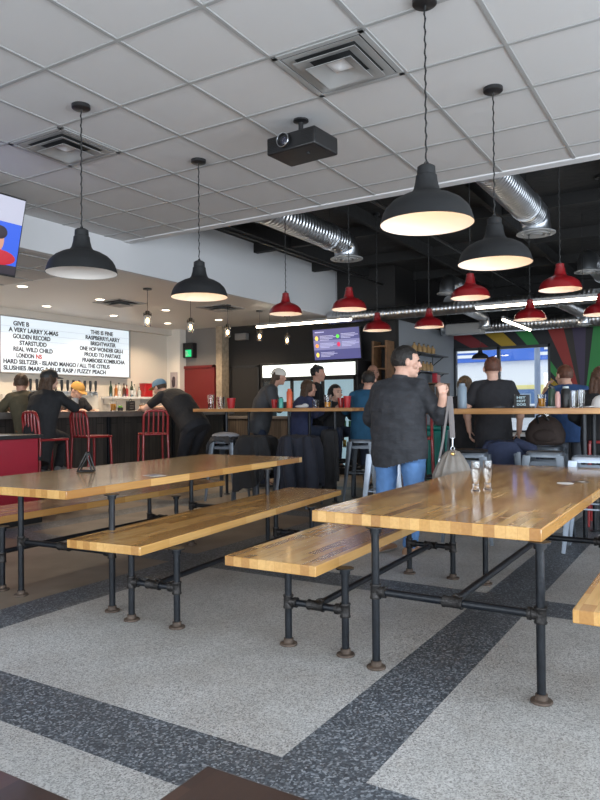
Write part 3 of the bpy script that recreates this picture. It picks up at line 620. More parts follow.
# exit sign and poster
t = thing('exit_sign', 'small black exit sign with green running figure above red door', 'sign', (-9.72, 11.35, 2.3)); build('case', B(-.13, .13, -.05, .1, 0, .32), M_bk, t, .008)
build('green_panel', B(-.06, .1, -.056, -.05, .02, .17), mat('green exit glow', (0, .3, .08), .4, emit=(.02, .55, .2), es=.9), t)
mb = MB(); mb.capsule((.0, -.058, .10), (.015, -.058, .075), .009, .008, 6); mb.ball((-.008, -.058, .125), (.012, .003, .012)); mb.capsule((.015, -.058, .075), (.04, -.058, .05), .005, .005, 6); mb.capsule((.013, -.058, .072), (-.02, -.058, .045), .005, .005, 6); mb.box(-.05, -.03, -.06, -.056, .03, .15)
build('running_figure', mb, M_white, t)
t = thing('poster', 'small poster of a figure on the white column', 'poster', (-10.06, 11.245, 1.83)); build('sheet', B(-.1, .1, -.008, 0, -.17, .17), mat('poster paper', (.42, .36, .36), .6), t); build('printed_figure', MB().ball((0, -.009, .02), (.045, .003, .06)).capsule((0, -.009, -.03), (0, -.009, -.12), .05, .035, 10), mat('poster ink', (.06, .04, .05), .6), t)
# televisions
t = thing('television', 'wall television with a purple drinks menu above the cooler', 'television', (-6.11, 11.3, 2.4)); t.rotation_euler = (R(8), 0, R(-2))
build('case', B(-.51, .51, -.0, .05, -.30, .30), M_bk, t, .006)
build('screen', B(-.495, .495, -.004, 0, -.285, .285), mat('purple screen glow', (.05, .05, .12), .3, emit=(.09, .09, .25), es=.7), t)
build('wall_mount', B(-.1, .1, .05, .26, -.1, .1), M_bk, t)
sc_hi = mat('screen lilac glow', (.2, .2, .3), .3, emit=(.16, .16, .36), es=.7)
build('menu_band', B(-.495, .495, -.0055, -.004, -.10, .08), sc_hi, t)
def gl_(n, c, e=1.0): return mat(n, c, .4, emit=c, es=e)
sw = gl_('screen white glow', (.4, .4, .55), .8); sy = gl_('screen yellow glow', (.7, .5, .1)); so = gl_('screen orange glow', (.8, .25, .04)); sg_ = gl_('screen green glow', (.1, .6, .05)); sr = gl_('screen red glow', (.5, .03, .08))
for x, z, c in ((-.42, .12, sy), (-.42, -.02, so), (-.42, -.19, sy), (.04, .14, sg_), (.05, -.01, sr)):
    ic = build('menu_icon', MB().ball((x, -.006, z), (.035, .004, .045 if c in (sy, sr) else .035)), c, t)
    mb = MB()
    for k in range(4): mb.box(x+.07, x+.07+(.3, .36, .28, .2)[k], -.008, -.006, z+.035-.025*k, z+.045-.025*k)
    build('menu_text', mb, sw, t)
build('title_line', B(-.45, -.25, -.0075, -.0055, .225, .245), sw, t)
# the near television hung from the ceiling at left
t = thing('television', 'ceiling hung television cut by the left edge, showing a dark haired man in red', 'television', (-5.52, 3.35, 2.80)); t.rotation_euler = (0, R(14), 0)
build('case', B(-.05, 0, -.74, .74, -.36, .36), M_bk, t, .006)
build('screen', B(0, .004, -.725, .725, -.34, .345), mat('blue screen glow', (.02, .06, .3), .3, emit=(.02, .07, .48), es=.9), t)
build('screen_sky', B(.004, .006, .1, .725, .12, .345), gl_('screen grey glow', (.30, .30, .36), .9), t)
build('screen_strip', B(.004, .006, -.725, .725, -.34, -.26), gl_('screen dark glow', (.02, .015, .02), 1), t)
mb = MB().ball((.006, .50, -.06), (.004, .07, .10)); build('screen_face', mb, gl_('screen skin glow', (.35, .17, .12), 1), t)
build('screen_hair', MB().ball((.009, .51, .02), (.004, .08, .06)), gl_('screen hair glow', (.02, .015, .02), 1), t)
build('screen_shirt', MB().ball((.008, .52, -.2), (.003, .19, .07)), gl_('screen shirt glow', (.28, .012, .02), 1), t)
build('mount_pole', MB().cyl((-.06, 0, .1), (.05, 0, .47), .02), M_bk, t)
# cooler
t = thing('drinks_cooler', 'black glass door drinks cooler with lit white header', 'cooler', (-6.57, 11.28, 0))
mb = B(-1.05, 1.05, -.28, .28, 0, .12); mb.box(-1.05, 1.05, -.28, .28, 1.76, 2.07); mb.box(-1.05, 1.05, .22, .28, .1, 1.8); mb.box(-1.05, -1.0, -.28, .28, .1, 1.8); mb.box(1.0, 1.05, -.28, .28, .1, 1.8); build('cabinet', mb, M_bk, t, .006)
build('header_light', B(-1.0, 1.0, -.29, -.28, 1.80, 2.03), mat('cooler header glow', (1, 1, 1), .4, emit=(.86, .93, .84), es=1.0), t)
build('interior', B(-1.0, 1.0, .2, .22, .12, 1.76), mat('cool glowing cooler lining', (.5, .62, .68), .5, emit=(.32, .48, .55), es=.6), t)  # lining glows by emission, standing in for a lamp inside the cooler
for i in range(3):
    x = -1.0+i*.667
    dr = build('door_frame', B(x, x+.03, -.3, -.27, .12, 1.76).box(x+.637, x+.667, -.3, -.27, .12, 1.76).box(x, x+.667, -.3, -.27, .12, .16).box(x, x+.667, -.3, -.27, 1.72, 1.76), M_bk, t)
    build('door_glass', B(x+.03, x+.637, -.29, -.285, .16, 1.72), M_glassy, dr)
for z in (.5, .85, 1.2): build('shelf', B(-1.0, 1.0, -.2, .2, z-.01, z), M_steel, t)
cans = [mat('gold can', (.6, .42, .1), .35, metal=.5), mat('green can', (.1, .4, .2), .4), mat('red can', (.5, .05, .05), .4), mat('pale can', (.7, .72, .75), .4)]
base = []
for q in range(4):
    c_ = thing('drink_can', 'can', 'can', (0, 0, 0)); build('can_body', MB().lathe([(0, 0), (.03, 0), (.033, .01), (.033, .11), (.026, .12), (0, .12)], n=14, caps=False), cans[q], c_); base.append(c_)
used = [0]*4; nm = ('gold', 'green', 'red', 'pale')
for zi, z in enumerate((.5, .85, 1.2)):
    for i in range(16):
        q = (0 if zi == 2 else ((i//3)+zi) % 4) if zi != 2 else 0
        x = -7.5+.122*i
        if abs((x+7.57) % .667) < .03: continue
        lb = '%s drinks can on the %s shelf inside the lit cooler' % (nm[q], ('lowest', 'middle', 'upper')[zi]); g_ = '%s cans on the %s cooler shelf' % (nm[q], ('lowest', 'middle', 'upper')[zi])
        if not used[q]: o = base[q]; o.location = (x, 11.22, z+.001); o['label'] = lb; o['group'] = g_; used[q] = 1
        else: dup(base[q], (x, 11.22, z+.001), label=lb, group=g_)
# wooden hutch and wall shelves on the grey wall
t = thing('wooden_rack', 'tall narrow brown wooden rack at the corner of the grey wall', 'rack', (-5.2, 11.38, 0))
wr = mat('brown rack wood', (.16, .08, .035), .6, noise_amt=.3, scale=8)
for x in (-.13, .13): build('post', B(x-.02, x+.02, -.16, .16, 0, 2.4), wr, t, .003)
for z in (.4, .9, 1.4, 1.9, 2.3): build('shelf', B(-.11, .11, -.15, .15, z-.012, z+.012), wr, t)
def growlers(n, y0, dy, z, lb, x=-4.93, h=.17):
    for i in range(n):
        bottle('amber_jar', lb % ('first', 'second', 'third', 'fourth', 'fifth')[i], (x, y0+dy*i, z), .05, h, mat('tan jar', (.42, .26, .11), .4), neck=.3, capm=M_bk, group='tan jars on the grey wall shelves', cat='jar')
for z, lb in ((2.245, 'upper'), (1.90, 'lower')):
    t = thing('wall_shelf', '%s black triangular bracket shelf on the grey wall' % lb, 'shelf', (-5.05, 12.85, z)); build('board', B(0, .26, -.85, .85, -.025, 0), M_bk, t, .002)
    for y in (-.6, .6):
        mb = MB(); mb.tube([(.01, y, -.025), (.01, y, -.2)], .009, 6); mb.tube([(.01, y, -.2), (.24, y, -.03)], .009, 6); build('bracket', mb, M_bk, t)
growlers(5, 12.2, .24, 2.246, '%s tan jar from the left on the upper grey wall shelf', h=.19)
growlers(4, 12.45, .2, 1.901, '%s tan jar from the left on the lower grey wall shelf', h=.2)
t = thing('wooden_crate', 'slatted brown wooden crate below the lower wall shelf', 'crate', (-4.85, 13.1, 1.32))
build('back', B(-.18, -.16, -.36, .36, 0, .34), wr, t)
for i in range(5): build('slat', B(.14, .16, -.36+.15*i, -.24+.15*i, 0, .34), wr, t, .002)
build('base', B(-.18, .16, -.36, .36, 0, .02), wr, t); build('top_board', B(-.18, .17, -.37, .37, .34, .36), wr, t)
t = thing('console_stand', 'narrow black stand carrying the wooden crate', 'stand', (-4.85, 13.1, 0)); build('top', B(-.19, .19, -.4, .4, 1.29, 1.318), M_bk, t)
for x in (-.16, .16):
    for y in (-.37, .37): build('leg', B(x-.015, x+.015, y-.015, y+.015, 0, 1.29), M_bk, t)
t = thing('red_pennant', 'red and pink folded cloth standing on the wooden crate', 'cloth', (-4.85, 13.15, 1.681)); 
build('fold', B(-.04, .04, -.14, -.05, 0, .2), mat('bright red cloth', (.5, .03, .05), .7), t, .01); build('fold', B(-.04, .04, -.05, .12, 0, .17), mat('pink cloth', (.5, .25, .25), .7), t, .01)
t = thing('teal_bin', 'tall teal green recycling bin behind the man holding the bag', 'bin', (-3.45, 9.0, 0), R(25))
tl = mat('teal plastic', (.0, .16, .13), .4)
mb = MB(); rs = []
for z, h in ((.05, .2), (.9, .25)): rs.append([V((a*h, b*h*.9, z)) for a, b in ((-1, -1), (1, -1), (1, 1), (-1, 1))])
mb.rings(rs, True, False); build('body', mb, tl, t, .02); build('lid', B(-.27, .27, -.25, .25, .9, .96), tl, t, .02)
for i in range(5): build('rib', B(-.2+.09*i, -.18+.09*i, -.235, -.215, .1, .85), tl, t, .004)
for x in (-.18, .18): build('wheel', MB().lathe([(.01, -.02), (.05, -.02), (.05, .02), (.01, .02)], (x, .15, .05), 16, ax=(1, 0, 0)), M_bk, t)
# white low ledge by window
t = thing('window_table', 'low white table in front of the window', 'table', (-3.2, 12.2, 0)); build('tabletop', B(-.9, 1.3, -.4, .4, .70, .74), M_white, t, .006)
for x in (-.8, 1.2):
    for y in (-.3, .3): build('leg', MB().cyl((x, y, 0), (x, y, .70), .02), M_steel, t)
# red cabinet
t = thing('red_cabinet', 'crimson cabinet with black top and black plinth at far left', 'cabinet', (-6.34, 4.9, 0))
build('body', B(-.75, 0, -2.2, 0, .12, .91), M_redpanel, t, .003); build('countertop', B(-.8, .04, -2.24, .04, .91, .95), M_bk, t, .004); build('plinth', B(-.75, .04, -2.2, .02, 0, .12), M_bk, t, .003)
t = thing('paper_stack', 'white papers lying on the black cabinet top', 'papers', (-6.5, 4.35, .951), R(8))
for i in range(3): build('sheet', B(-.15, .15, -.2+.02*i, .2+.02*i, .002*i, .002*i+.0018), M_cap_c, t)

# ------------------------------------------------------------------ stools
def metal_stool(label, loc, rz, h=.8, m=None, group='metal industrial bar stools'):
    m = m or M_stool
    t = thing('bar_stool', label, 'stool', (*loc, 0), R(rz), group); a, b = .15, .215
    mb = MB()
    rr = []
    for k, z in ((1.0, h-.045), (1.0, h-.012), (.95, h), (.05, h-.004)):
        ring = []
        for i in range(40):
            q = 2*PI*i/40; c, s = math.cos(q), math.sin(q); e = .28
            ring.append(V((math.copysign(abs(c)**e, c)*.158*k, math.copysign(abs(s)**e, s)*.158*k, z)))
        rr.append(ring)
    mb.rings(rr); build('seat', mb, m, t)
    for sx in (-1, 1):
        for sy in (-1, 1):
            mb = MB(); T = V((sx*a*.93, sy*a*.93, h-.03)); F_ = V((sx*b, sy*b, 0))
            rs = []
            for k in range(7):
                f = k/6; c = T.lerp(F_, f); w_ = .034*(1-f)+.014*f; ring = []
                for px, py in ((w_, w_), (w_*.2, w_*1.15), (-w_, w_), (-w_*1.1, w_*.2), (-w_*.7, -.2*w_), (-.2*w_, -w_*.7), (w_*.2, -w_*1.1), (w_, -w_), (w_*1.15, w_*.2)):
                    ring.append(c+V((px*sx, py*sy, 0)))
                rs.append(ring)
            mb.rings(rs); lg = build('leg', mb, m, t); build('rubber_foot', MB().capsule(F_+V((0, 0, .017)), F_+V((0, 0, .02)), .016, .014, 10), M_bk, lg)
    for z, hh in ((h-.12, .035), (.36, .012)):
        k = a*.93+(b-a*.93)*(1-(z/(h-.03)))
        for q in range(4):
            mb = B(-k, k, k-.008, k+.004, z, z+hh); M_ = Matrix.Rotation(q*PI/2, 3, 'Z'); mb.v = [tuple(M_ @ V(v)) for v in mb.v]; build('apron' if z > .5 else 'foot_rail', mb, m, t)
    return t
st = metal_stool('metal bar stool under the right high table, between the jacket and the rightmost stool', (-1.38, 6.55), 4)
lt_steel = mat('light blue grey painted steel', (.4, .46, .55), .35, metal=.4, noise_amt=.1, scale=6)
metal_stool('pale metal bar stool at the right edge, nearest of the stools', (-.93, 6.22), 4, .79, lt_steel)
metal_stool('metal bar stool with black seat pad behind the grey handbag', (-1.98, 6.2), 10, .8)
metal_stool('pale metal bar stool half hidden behind the man in jeans', (-2.93, 6.5), 8, .77, lt_steel)
for x, y, rz, lb in ((-5.62, 7.32, 10, 'metal bar stool with dark coat over it, left end of left high table'), (-5.15, 7.3, -6, 'metal bar stool hidden under hanging black jacket, second at the left high table'), (-4.5, 7.3, 5, 'metal bar stool behind hanging navy jacket, third at the left high table'),
                    (-4.02, 8.15, 12, 'dark metal stool under the man in the teal shirt'), (-5.25, 8.4, 0, 'metal stool under the person in the navy hoodie'), (-1.57, 7.45, 0, 'metal stool beneath the brown backpack'), (-1.85, 6.97, 3, 'metal stool beneath the navy jacket')):
    dup(st, (x, y, 0), R(rz), lb)
t = thing('seat_pad', 'round black pad lying on the stool behind the handbag', 'cushion', (-1.98, 6.2, .8)); build('pad', MB().lathe([(0, .0), (.16, 0), (.17, .012), (.16, .024), (0, .026)], n=28, caps=False), M_bk, t)

def red_stool(label, loc, rz):
    t = thing('red_bar_chair', label, 'bar chair', (*loc, 0), R(rz), 'red metal bar chairs'); h, w_, d_ = .855, .175, .18
    build('seat', B(-w_-.01, w_+.01, -d_, d_+.03, h-.02, h+.01), M_redmetal, t, .012, 3)
    for s in (-1, 1):
        build('leg', MB().tube([(s*w_, d_, h-.02), (s*(w_+.02), d_+.02, 0)], .017, 12, flat=(1, 0, 0)), M_redmetal, t)
        build('leg', MB().tube([(s*w_, -d_, h-.02), (s*(w_+.02), -d_-.03, 0)], .017, 12, flat=(1, 0, 0)), M_redmetal, t)
    pts = [(-w_, -d_, h-.02), (-w_, -d_-.02, h+.2), (-w_+.004, -d_-.03, h+.27), (-w_+.04, -d_-.035, h+.325), (-w_+.09, -d_-.038, h+.335), (w_-.09, -d_-.038, h+.335), (w_-.04, -d_-.035, h+.325), (w_-.004, -d_-.03, h+.27), (w_, -d_-.02, h+.2), (w_, -d_, h-.02)]
    build('back_frame', MB().tube(pts, .017, 12), M_redmetal, t)
    for k in (-1.5, -.5, .5, 1.5): build('back_slat', MB().tube([(k*.07, -d_-.005, h), (k*.07, -d_-.03, h+.2), (k*.068, -d_-.037, h+.33)], (.0135), 8), M_redmetal, t)
    for z, y in ((.3, d_+.01), (.42, -d_-.01)): build('foot_rail', MB().cyl((-w_-.012, y, z), (w_+.012, y, z), .011), M_redmetal, t)
    for s in (-1, 1): build('side_rail', MB().cyl((s*(w_+.013), -d_-.01, .36), (s*(w_+.013), d_+.01, .36), .011), M_redmetal, t)
    return t
r0 = red_stool('red slatted bar chair at far left with the woman in black on it', (-7.12, 5.62), -8)
dup(r0, (-7.3, 6.5, 0), R(-4), 'empty red slatted bar chair at the bar, middle of the three')
dup(r0, (-7.12, 7.5, 0), R(55), 'red slatted bar chair beside the leaning man in black')
dup(r0, (-.98, 7.62, 0), R(185), 'red slatted bar chair at the right edge, seen under the high table')
dup(r0, (-3.05, 7.6, 0), R(20), 'red bar chair glimpsed behind the man in jeans')

# ------------------------------------------------------------------ high tables
def high_table(label, x0, x1, y0, y1, z, th, legs):
    t = thing('high_table', label, 'high table', (x0, y0, 0), 0, 'high communal tables'); L, W = x1-x0, y1-y0
    build('tabletop', B(0, L, 0, W, z-th, z), mat_h, t, .004)
    for x in legs:
        for y in (.08, W-.08): lg = build('leg', MB().cyl((x, y, .01), (x, y, z-th), .02), M_pipe, t); build('flange', MB().lathe([(.045, 0), (.045, .01), (.025, .012)], (x, y, 0), 18), M_pipe, lg)
        build('foot_bar', MB().cyl((x, .08, .5), (x, W-.08, .5), .02), M_pipe, t)
    for y in (.08, W-.08): build('long_bar', MB().cyl((legs[0], y, .5), (legs[-1], y, .5), .018), M_pipe, t)
    return t
def swapxy(m):
    return m
m_, t_, n_, l_, p_ = nt('high table boards'); tc = n_.new('ShaderNodeTexCoord'); mp = n_.new('ShaderNodeMapping'); mp.inputs['Scale'].default_value = (2.5, 22, 22); l_.new(tc.outputs['Object'], mp.inputs[0])
nz = n_.new('ShaderNodeTexNoise'); nz.inputs['Scale'].default_value = 1; nz.inputs['Detail'].default_value = 4; l_.new(mp.outputs[0], nz.inputs[0])
rr_ = ramp(n_, l_, nz.outputs[0], [(.3, (.33, .15, .05)), (.7, (.58, .31, .12))]); l_.new(rr_.outputs[0], p_.inputs['Base Color']); p_.inputs['Roughness'].default_value = .35; mat_h = m_
high_table('long high table with cups and bottles at the left, people around it', -6.55, -3.96, 7.72, 8.42, 1.212, .045, (.55, 1.6, 2.3))
high_table('long high table in front of the window with bottles and glasses', -2.66, 1.4, 6.55, 7.25, 1.196, .055, (.08, 1.6, 3.6))

# things on the left high table
def cup(label, loc, m, r=.042, h=.12, group=None):
    t = thing('plastic_cup', label, 'cup', loc, 0, group); build('wall', MB().lathe([(0, 0), (r*.72, 0), (r, h), (r*1.05, h), (r*1.05, h-.006), (r-.004, h-.004), (r*.7-.003, .006), (0, .006)], n=24, caps=False), m, t); return t
Z1 = 1.2125; Z2 = 1.1965
cup('red plastic cup at the left end of the left high table', (-6.03, 7.95, Z1), M_redpl, .065, .15, 'red plastic cups')
cup('red plastic cup in front of the man in the white cap', (-5.30, 7.98, Z1), M_redpl, .045, .12, 'red plastic cups')
cup('red plastic cup, left of the pair near the smiling woman', (-4.24, 7.95, Z1), crd, .045, .13, 'red plastic cups')
cup('red plastic cup, right of the pair near the teal shirt', (-4.12, 7.9, Z1), M_redpl, .05, .15, 'red plastic cups')
pint('tulip glass of dark red ale near the leaning man', (-6.36, 7.9, Z1), M_dbeer, .05, .2, fill=.35)
pint('big empty glass mug beside the red cup at left end', (-6.2, 7.93, Z1), None, .06, .17)
pint('glass half full of golden beer on the left high table', (-4.42, 7.92, Z1), M_beerE, .055, .17, fill=.45)
pint('clear glass jar with green lid next to the golden beer', (-4.62, 7.95, Z1), None, .05, .11)
def flask(label, loc, r, h, m, capm, name='water_bottle'):
    t = thing(name, label, 'bottle', loc); build('body', MB().lathe([(0, 0), (r*.93, 0), (r, .01), (r, h*.82), (r*.7, h*.9), (r*.6, h*.9), (0, h*.9)], n=24, caps=False), m, t)
    build('lid', MB().lathe([(0, h*.89), (r*.66, h*.89), (r*.66, h*.99), (r*.5, h), (0, h)], n=20, caps=False), capm, t); return t
flask('tall orange water bottle on the left high table', (-4.97, 7.85, Z1), .04, .26, mat('orange enamel', (.75, .13, .05), .35), mat('orange lid', (.7, .12, .06), .4))
t = flask('small teal bottle beside the orange one', (-5.1, 7.84, Z1), .032, .15, mat('teal enamel', (.1, .45, .38), .35), M_bk)
t = thing('paper_napkin', 'crumpled white napkin on the left high table', 'napkin', (-4.78, 7.85, Z1)); mb = MB().ball((0, 0, .02), (.1, .05, .022)); mb.ball((.05, .01, .03), (.05, .04, .03)); build('paper', mb, M_cap_c, t)
# things on the right high table
flask('tall grey blue metal bottle on the right high table', (-2.2, 6.68, Z2), .046, .25, mat('grey blue enamel', (.2, .26, .32), .4), mat('grey blue enamel', (.2, .26, .32), .4))
flask('dark green bottle on the right high table', (-1.36, 6.75, Z2), .034, .2, mat('dark green enamel', (.03, .06, .035), .3), M_bk)
flask('short pink bottle between the green and black ones', (-1.29, 6.66, Z2), .024, .15, mat('pink enamel', (.55, .3, .27), .4), mat('pink enamel', (.55,)*3, .4))
flask('black bottle with pale rim, right of the pink bottle', (-1.23, 6.72, Z2), .042, .2, M_bk, mat('pale rim', (.4, .45, .45), .4))
pint('empty tulip glass, left of the two on the right high table', (-1.15, 6.64, Z2), None, .032, .155, 'empty glasses on the right high table')
pint('empty glass, right of the two on the right high table', (-1.09, 6.68, Z2), None, .036, .16, 'empty glasses on the right high table')
pint('glass of dark red ale beside the black block sign', (-1.7, 6.85, Z2), M_dbeer, .038, .13, fill=.6)
pint('glass of golden beer right of the black block sign', (-1.47, 6.85, Z2), M_beerE, .042, .13, fill=.7)
t = thing('phone', 'black phone lying on the right high table near the man in black', 'phone', (-1.83, 6.68, Z2), R(10)); build('case', B(-.05, .05, -.035, .035, 0, .012), M_bk, t, .004); build('screen', B(-.045, .045, -.03, .03, .012, .013), mat('lens glass', (.03,)*3, .05), t)
t = thing('block_sign', 'black square block sign with pale lettering on the right high table', 'sign', (-1.61, 6.64, Z2)); build('block', B(-.07, .07, -.02, .02, 0, .125), M_bk, t, .005)
for k in range(3): text_mesh('lettering', ('HST', 'HOT', 'DOG')[k], -.04, .04, .1-.033*k, .022, 'X', mat('pale blue lettering', (.45, .6, .65), .5), t, -.0205, .002)
t = thing('ball_cap', 'white baseball cap lying on the right high table', 'cap', (-.9, 6.68, Z2), R(0))
mb = MB(); mb.lathe([(.1, 0), (.104, .03), (.095, .07), (.07, .1), (.03, .115), (0, .118)], n=28, caps=False); build('crown', mb, M_cap_c, t)
mb = MB(); rs = []
for i in range(9):
    a = PI-.9+i*1.8/8; rs.append([V((.085*math.cos(a), .085*math.sin(a), .012)), V((.085*math.cos(a), .085*math.sin(a), .018)), V((.17*math.cos(a)-.0, .125*math.sin(a), .012)), V((.17*math.cos(a), .125*math.sin(a), .004))])
mb.rings(rs); build('brim', mb, M_cap_c, t)
t = thing('paper_plate', 'flat paper plate of crumbs on the right high table', 'plate', (-1.38, 6.62, Z2)); build('dish', MB().lathe([(0, 0), (.07, 0), (.09, .01), (.088, .012), (.068, .003), (0, .003)], n=28, caps=False), M_cap_c, t)
t = thing('paper_cup', 'tiny white cup at the left end of the right high table', 'cup', (-2.36, 6.66, Z2)); build('wall', MB().lathe([(0, 0), (.018, 0), (.024, .03), (.021, .03), (.015, .003), (0, .003)], n=18, caps=False), M_cap_c, t)

# ------------------------------------------------------------------ coats and bags
def drape(name, label, cat, loc, w_, d_, ztop, drops, m, rz=0, seed=1, thick=.02):
    """coat thrown over a stool: closed cloth lump with hanging folds; drops = hem height over angle"""
    t = thing(name, label, cat, (loc[0], loc[1], 0), R(rz)); n = 72; rings = []
    rnd = random.Random(seed); ph = [rnd.uniform(0, 6.28) for _ in range(5)]
    def hem(a):
        f = (a/(2*PI))*len(drops); i = int(f) % len(drops); u = f-int(f); u = u*u*(3-2*u); return drops[i]*(1-u)+drops[(i+1) % len(drops)]*u
    for s in range(14):
        ring = []
        for j in range(n):
            a = 2*PI*j/n; c, sn = math.cos(a), math.sin(a)
            ex = math.copysign(abs(c)**.6, c)*w_; ey = math.copysign(abs(sn)**.6, sn)*d_
            if s < 5: k = (.03, .35, .7, .93, 1.0)[s]; z = ztop+(.03, .035, .03, .015, -.02)[s]+.03*noise.noise(V((c*k*3, sn*k*3, seed)))
            else: f = (s-4)/9; z = (ztop-.02)*(1-f)+hem(a)*f; k = 1.03+.06*f
            fold = 1+(.0 if s < 4 else .1*min(1, (s-3)/5))*(math.sin(a*7+ph[0])+.6*math.sin(a*13+ph[1]))
            nv = noise.noise_vector(V((ex*7, ey*7, z*5+seed)))*.022*min(1, s/4); ring.append(V((ex*k*fold, ey*k*fold, z))+nv)
        rings.append(ring)
    for s in range(9): # inner side going back up
        q = rings[13-s]; rings.append([V((v.x*.9, v.y*.9, v.z+.0)) for v in q]) if s < 9 else None
    mb = MB(); mb.rings(rings); build('cloth', mb, m, t); return t
c_blk = cloth('black jacket cloth', (.014, .014, .016)); c_navy = cloth('navy jacket cloth', (.018, .026, .06)); c_dk = cloth('charcoal jacket cloth', (.03, .03, .034))
t = drape('draped_coat', 'dark coat thrown over the leftmost stool of the left high table', 'coat', (-5.66, 7.34), .2, .2, .815, (.75, .78, .7, .45, .5, .7, .78, .74), c_dk, 10, 3)
mb = MB().ball((0, 0, .85), (.2, .14, .05)); build('lining', mb, cloth('grey lining', (.25, .25, .27)), t)
t = drape('draped_jacket', 'big black jacket hanging to the floor from the second stool', 'jacket', (-5.13, 7.3), .24, .22, .83, (.4, .3, .28, .3, .2, .15, .2, .3), c_blk, 0, 5)
t = drape('draped_jacket', 'dark navy jacket with sleeves hanging off the third stool', 'jacket', (-4.46, 7.28), .25, .21, .84, (.3, .25, .3, .28, .12, .08, .06, .2), cloth('midnight jacket cloth', (.015, .018, .03)), 0, 8)
build('sleeve', MB().tube([(.2, -.16, .84), (.3, -.25, .6), (.34, -.28, .35), (.33, -.27, .15)], [.06, .075, .08, .07], 14), cloth('midnight jacket cloth', (.015, .018, .03)), t)
build('sleeve', MB().tube([(-.05, -.2, .84), (-.0, -.29, .65), (.04, -.31, .4), (.06, -.3, .2)], [.06, .07, .075, .06], 14), cloth('midnight jacket cloth', (.015, .018, .03)), t)
t = drape('draped_jacket', 'black jacket hanging from the table end beside the teal shirted man', 'jacket', (-4.22, 7.6), .1, .08, .9, (.3, .3, .35, .5, .4, .1, .12, .3), c_blk, 20, 11)
t = drape('draped_jacket', 'navy blue jacket heaped over the stool between the handbag and the metal stool', 'jacket', (-1.85, 6.95), .22, .18, .84, (.62, .6, .5, .45, .5, .55, .5, .55), c_navy, 12, 13)
build('sleeve', MB().tube([(.1, -.1, .86), (.25, -.16, .8), (.3, -.2, .62)], [.05, .06, .05], 12), c_navy, t)
t = thing('backpack', 'dark brown backpack sitting on a stool behind the right high table', 'backpack', (-1.57, 7.45, .81), R(8))
bp = cloth('dark brown canvas', (.035, .022, .018)); mb = MB(); rs = []
for z, a, b in ((0, .15, .1), (.03, .19, .13), (.12, .2, .14), (.22, .16, .12), (.28, .1, .08), (.3, .03, .03)): rs.append([V((math.copysign(abs(math.cos(q))**.7, math.cos(q))*a, math.copysign(abs(math.sin(q))**.7, math.sin(q))*b, z)) for q in [2*PI*j/32 for j in range(32)]])
mb.rings(rs); build('pouch', mb, bp, t); build('strap', MB().tube([(-.06, -.1, .22), (-.07, -.16, .3), (-.02, -.13, .33), (.04, -.1, .26)], (.012), 8), M_bk, t); build('pocket', MB().ball((0, -.12, .1), (.12, .04, .07)), bp, t)
# handbag held by the main man
t = thing('handbag', 'slouchy grey leather handbag hanging from the held strap', 'handbag', (-1.82, 5.28, .60), R(30))
bg = mat('grey brown leather', (.17, .15, .13), .5, bump=.3, bscale=30); mb = MB(); rs = []
for z, a, b in ((0, .13, .05), (.02, .155, .075), (.08, .155, .085), (.15, .125, .075), (.22, .085, .055), (.26, .055, .035), (.275, .02, .014)):
    rs.append([V((math.cos(q)*a*(1+.05*math.sin(q*11)), math.sin(q)*b*(1+.09*math.sin(q*13)), z)) for q in [2*PI*j/64 for j in range(64)]])
mb.rings(rs); build('pouch', mb, bg, t)
build('snap', MB().ball((-.01, -.045, .245), (.016, .008, .016)), mat('brass stud', (.5, .32, .12), .3, metal=1), t)
sm = mat('woven grey strap', (.16, .145, .145), .7)
build('strap', MB().tube([(.0, 0, .37), (-.005, 0, .5), (-.012, 0, .62), (-.018, 0, .70)], [(.021, .004)]*4, 10, flat=(1, 0, 0)), sm, t)
build('strap', MB().tube([(-.11, .01, .17), (-.075, 0, .35), (-.045, 0, .55), (-.026, 0, .70)], [(.009, .003)]*4, 10, flat=(1, 0, 0)), sm, t)
mb = MB().tube([(0, 0, .30), (0, 0, .37)], .006, 8); mb.tube([(.014*math.cos(a), 0, .285+.016*math.sin(a)) for a in [i*PI/8 for i in range(16)]], .003, 6, loop=True); mb.tube([(.014*math.cos(a), 0, .375+.012*math.sin(a)) for a in [i*PI/8 for i in range(16)]], .003, 6, loop=True); build('clip', mb, M_steel, t)
build('side_ring', MB().tube([(-.1+.01*math.cos(a), 0, .19+.014*math.sin(a)) for a in [i*PI/8 for i in range(16)]], .003, 6, loop=True), M_steel, t)
# ------------------------------------------------------------------ people
def remesh(name, mb, material, parent, voxel, smooth=5, disp=0, dsc=.12, cut=None, factor=.5):
    me = D.meshes.new(name); me.from_pydata(mb.v, [], mb.f); me.update()
    bm = bmesh.new(); bm.from_mesh(me); bmesh.ops.recalc_face_normals(bm, faces=bm.faces); bm.to_mesh(me); bm.free()
    o = D.objects.new(name+'_t', me); COL.objects.link(o)
    m = o.modifiers.new('r', 'REMESH'); m.mode = 'VOXEL'; m.voxel_size = voxel; m.use_smooth_shade = True
    s = o.modifiers.new('s', 'SMOOTH'); s.factor = factor; s.iterations = smooth
    if disp:
        tx = D.textures.new(name, 'CLOUDS'); tx.noise_scale = dsc; tx.noise_depth = 2
        d = o.modifiers.new('d', 'DISPLACE'); d.texture = tx; d.strength = disp; d.mid_level = .5
        s = o.modifiers.new('s2', 'SMOOTH'); s.factor = .4; s.iterations = 2
    dg = bpy.context.evaluated_depsgraph_get(); dg.update()
    res = D.meshes.new_from_object(o.evaluated_get(dg)); D.objects.remove(o)
    if cut:
        bm = bmesh.new(); bm.from_mesh(res); bmesh.ops.delete(bm, geom=[v for v in bm.verts if cut(v.co)], context='VERTS'); bm.to_mesh(res); bm.free()
    res.name = name; res.polygons.foreach_set('use_smooth', [True]*len(res.polygons))
    return link(name, res, material, parent)

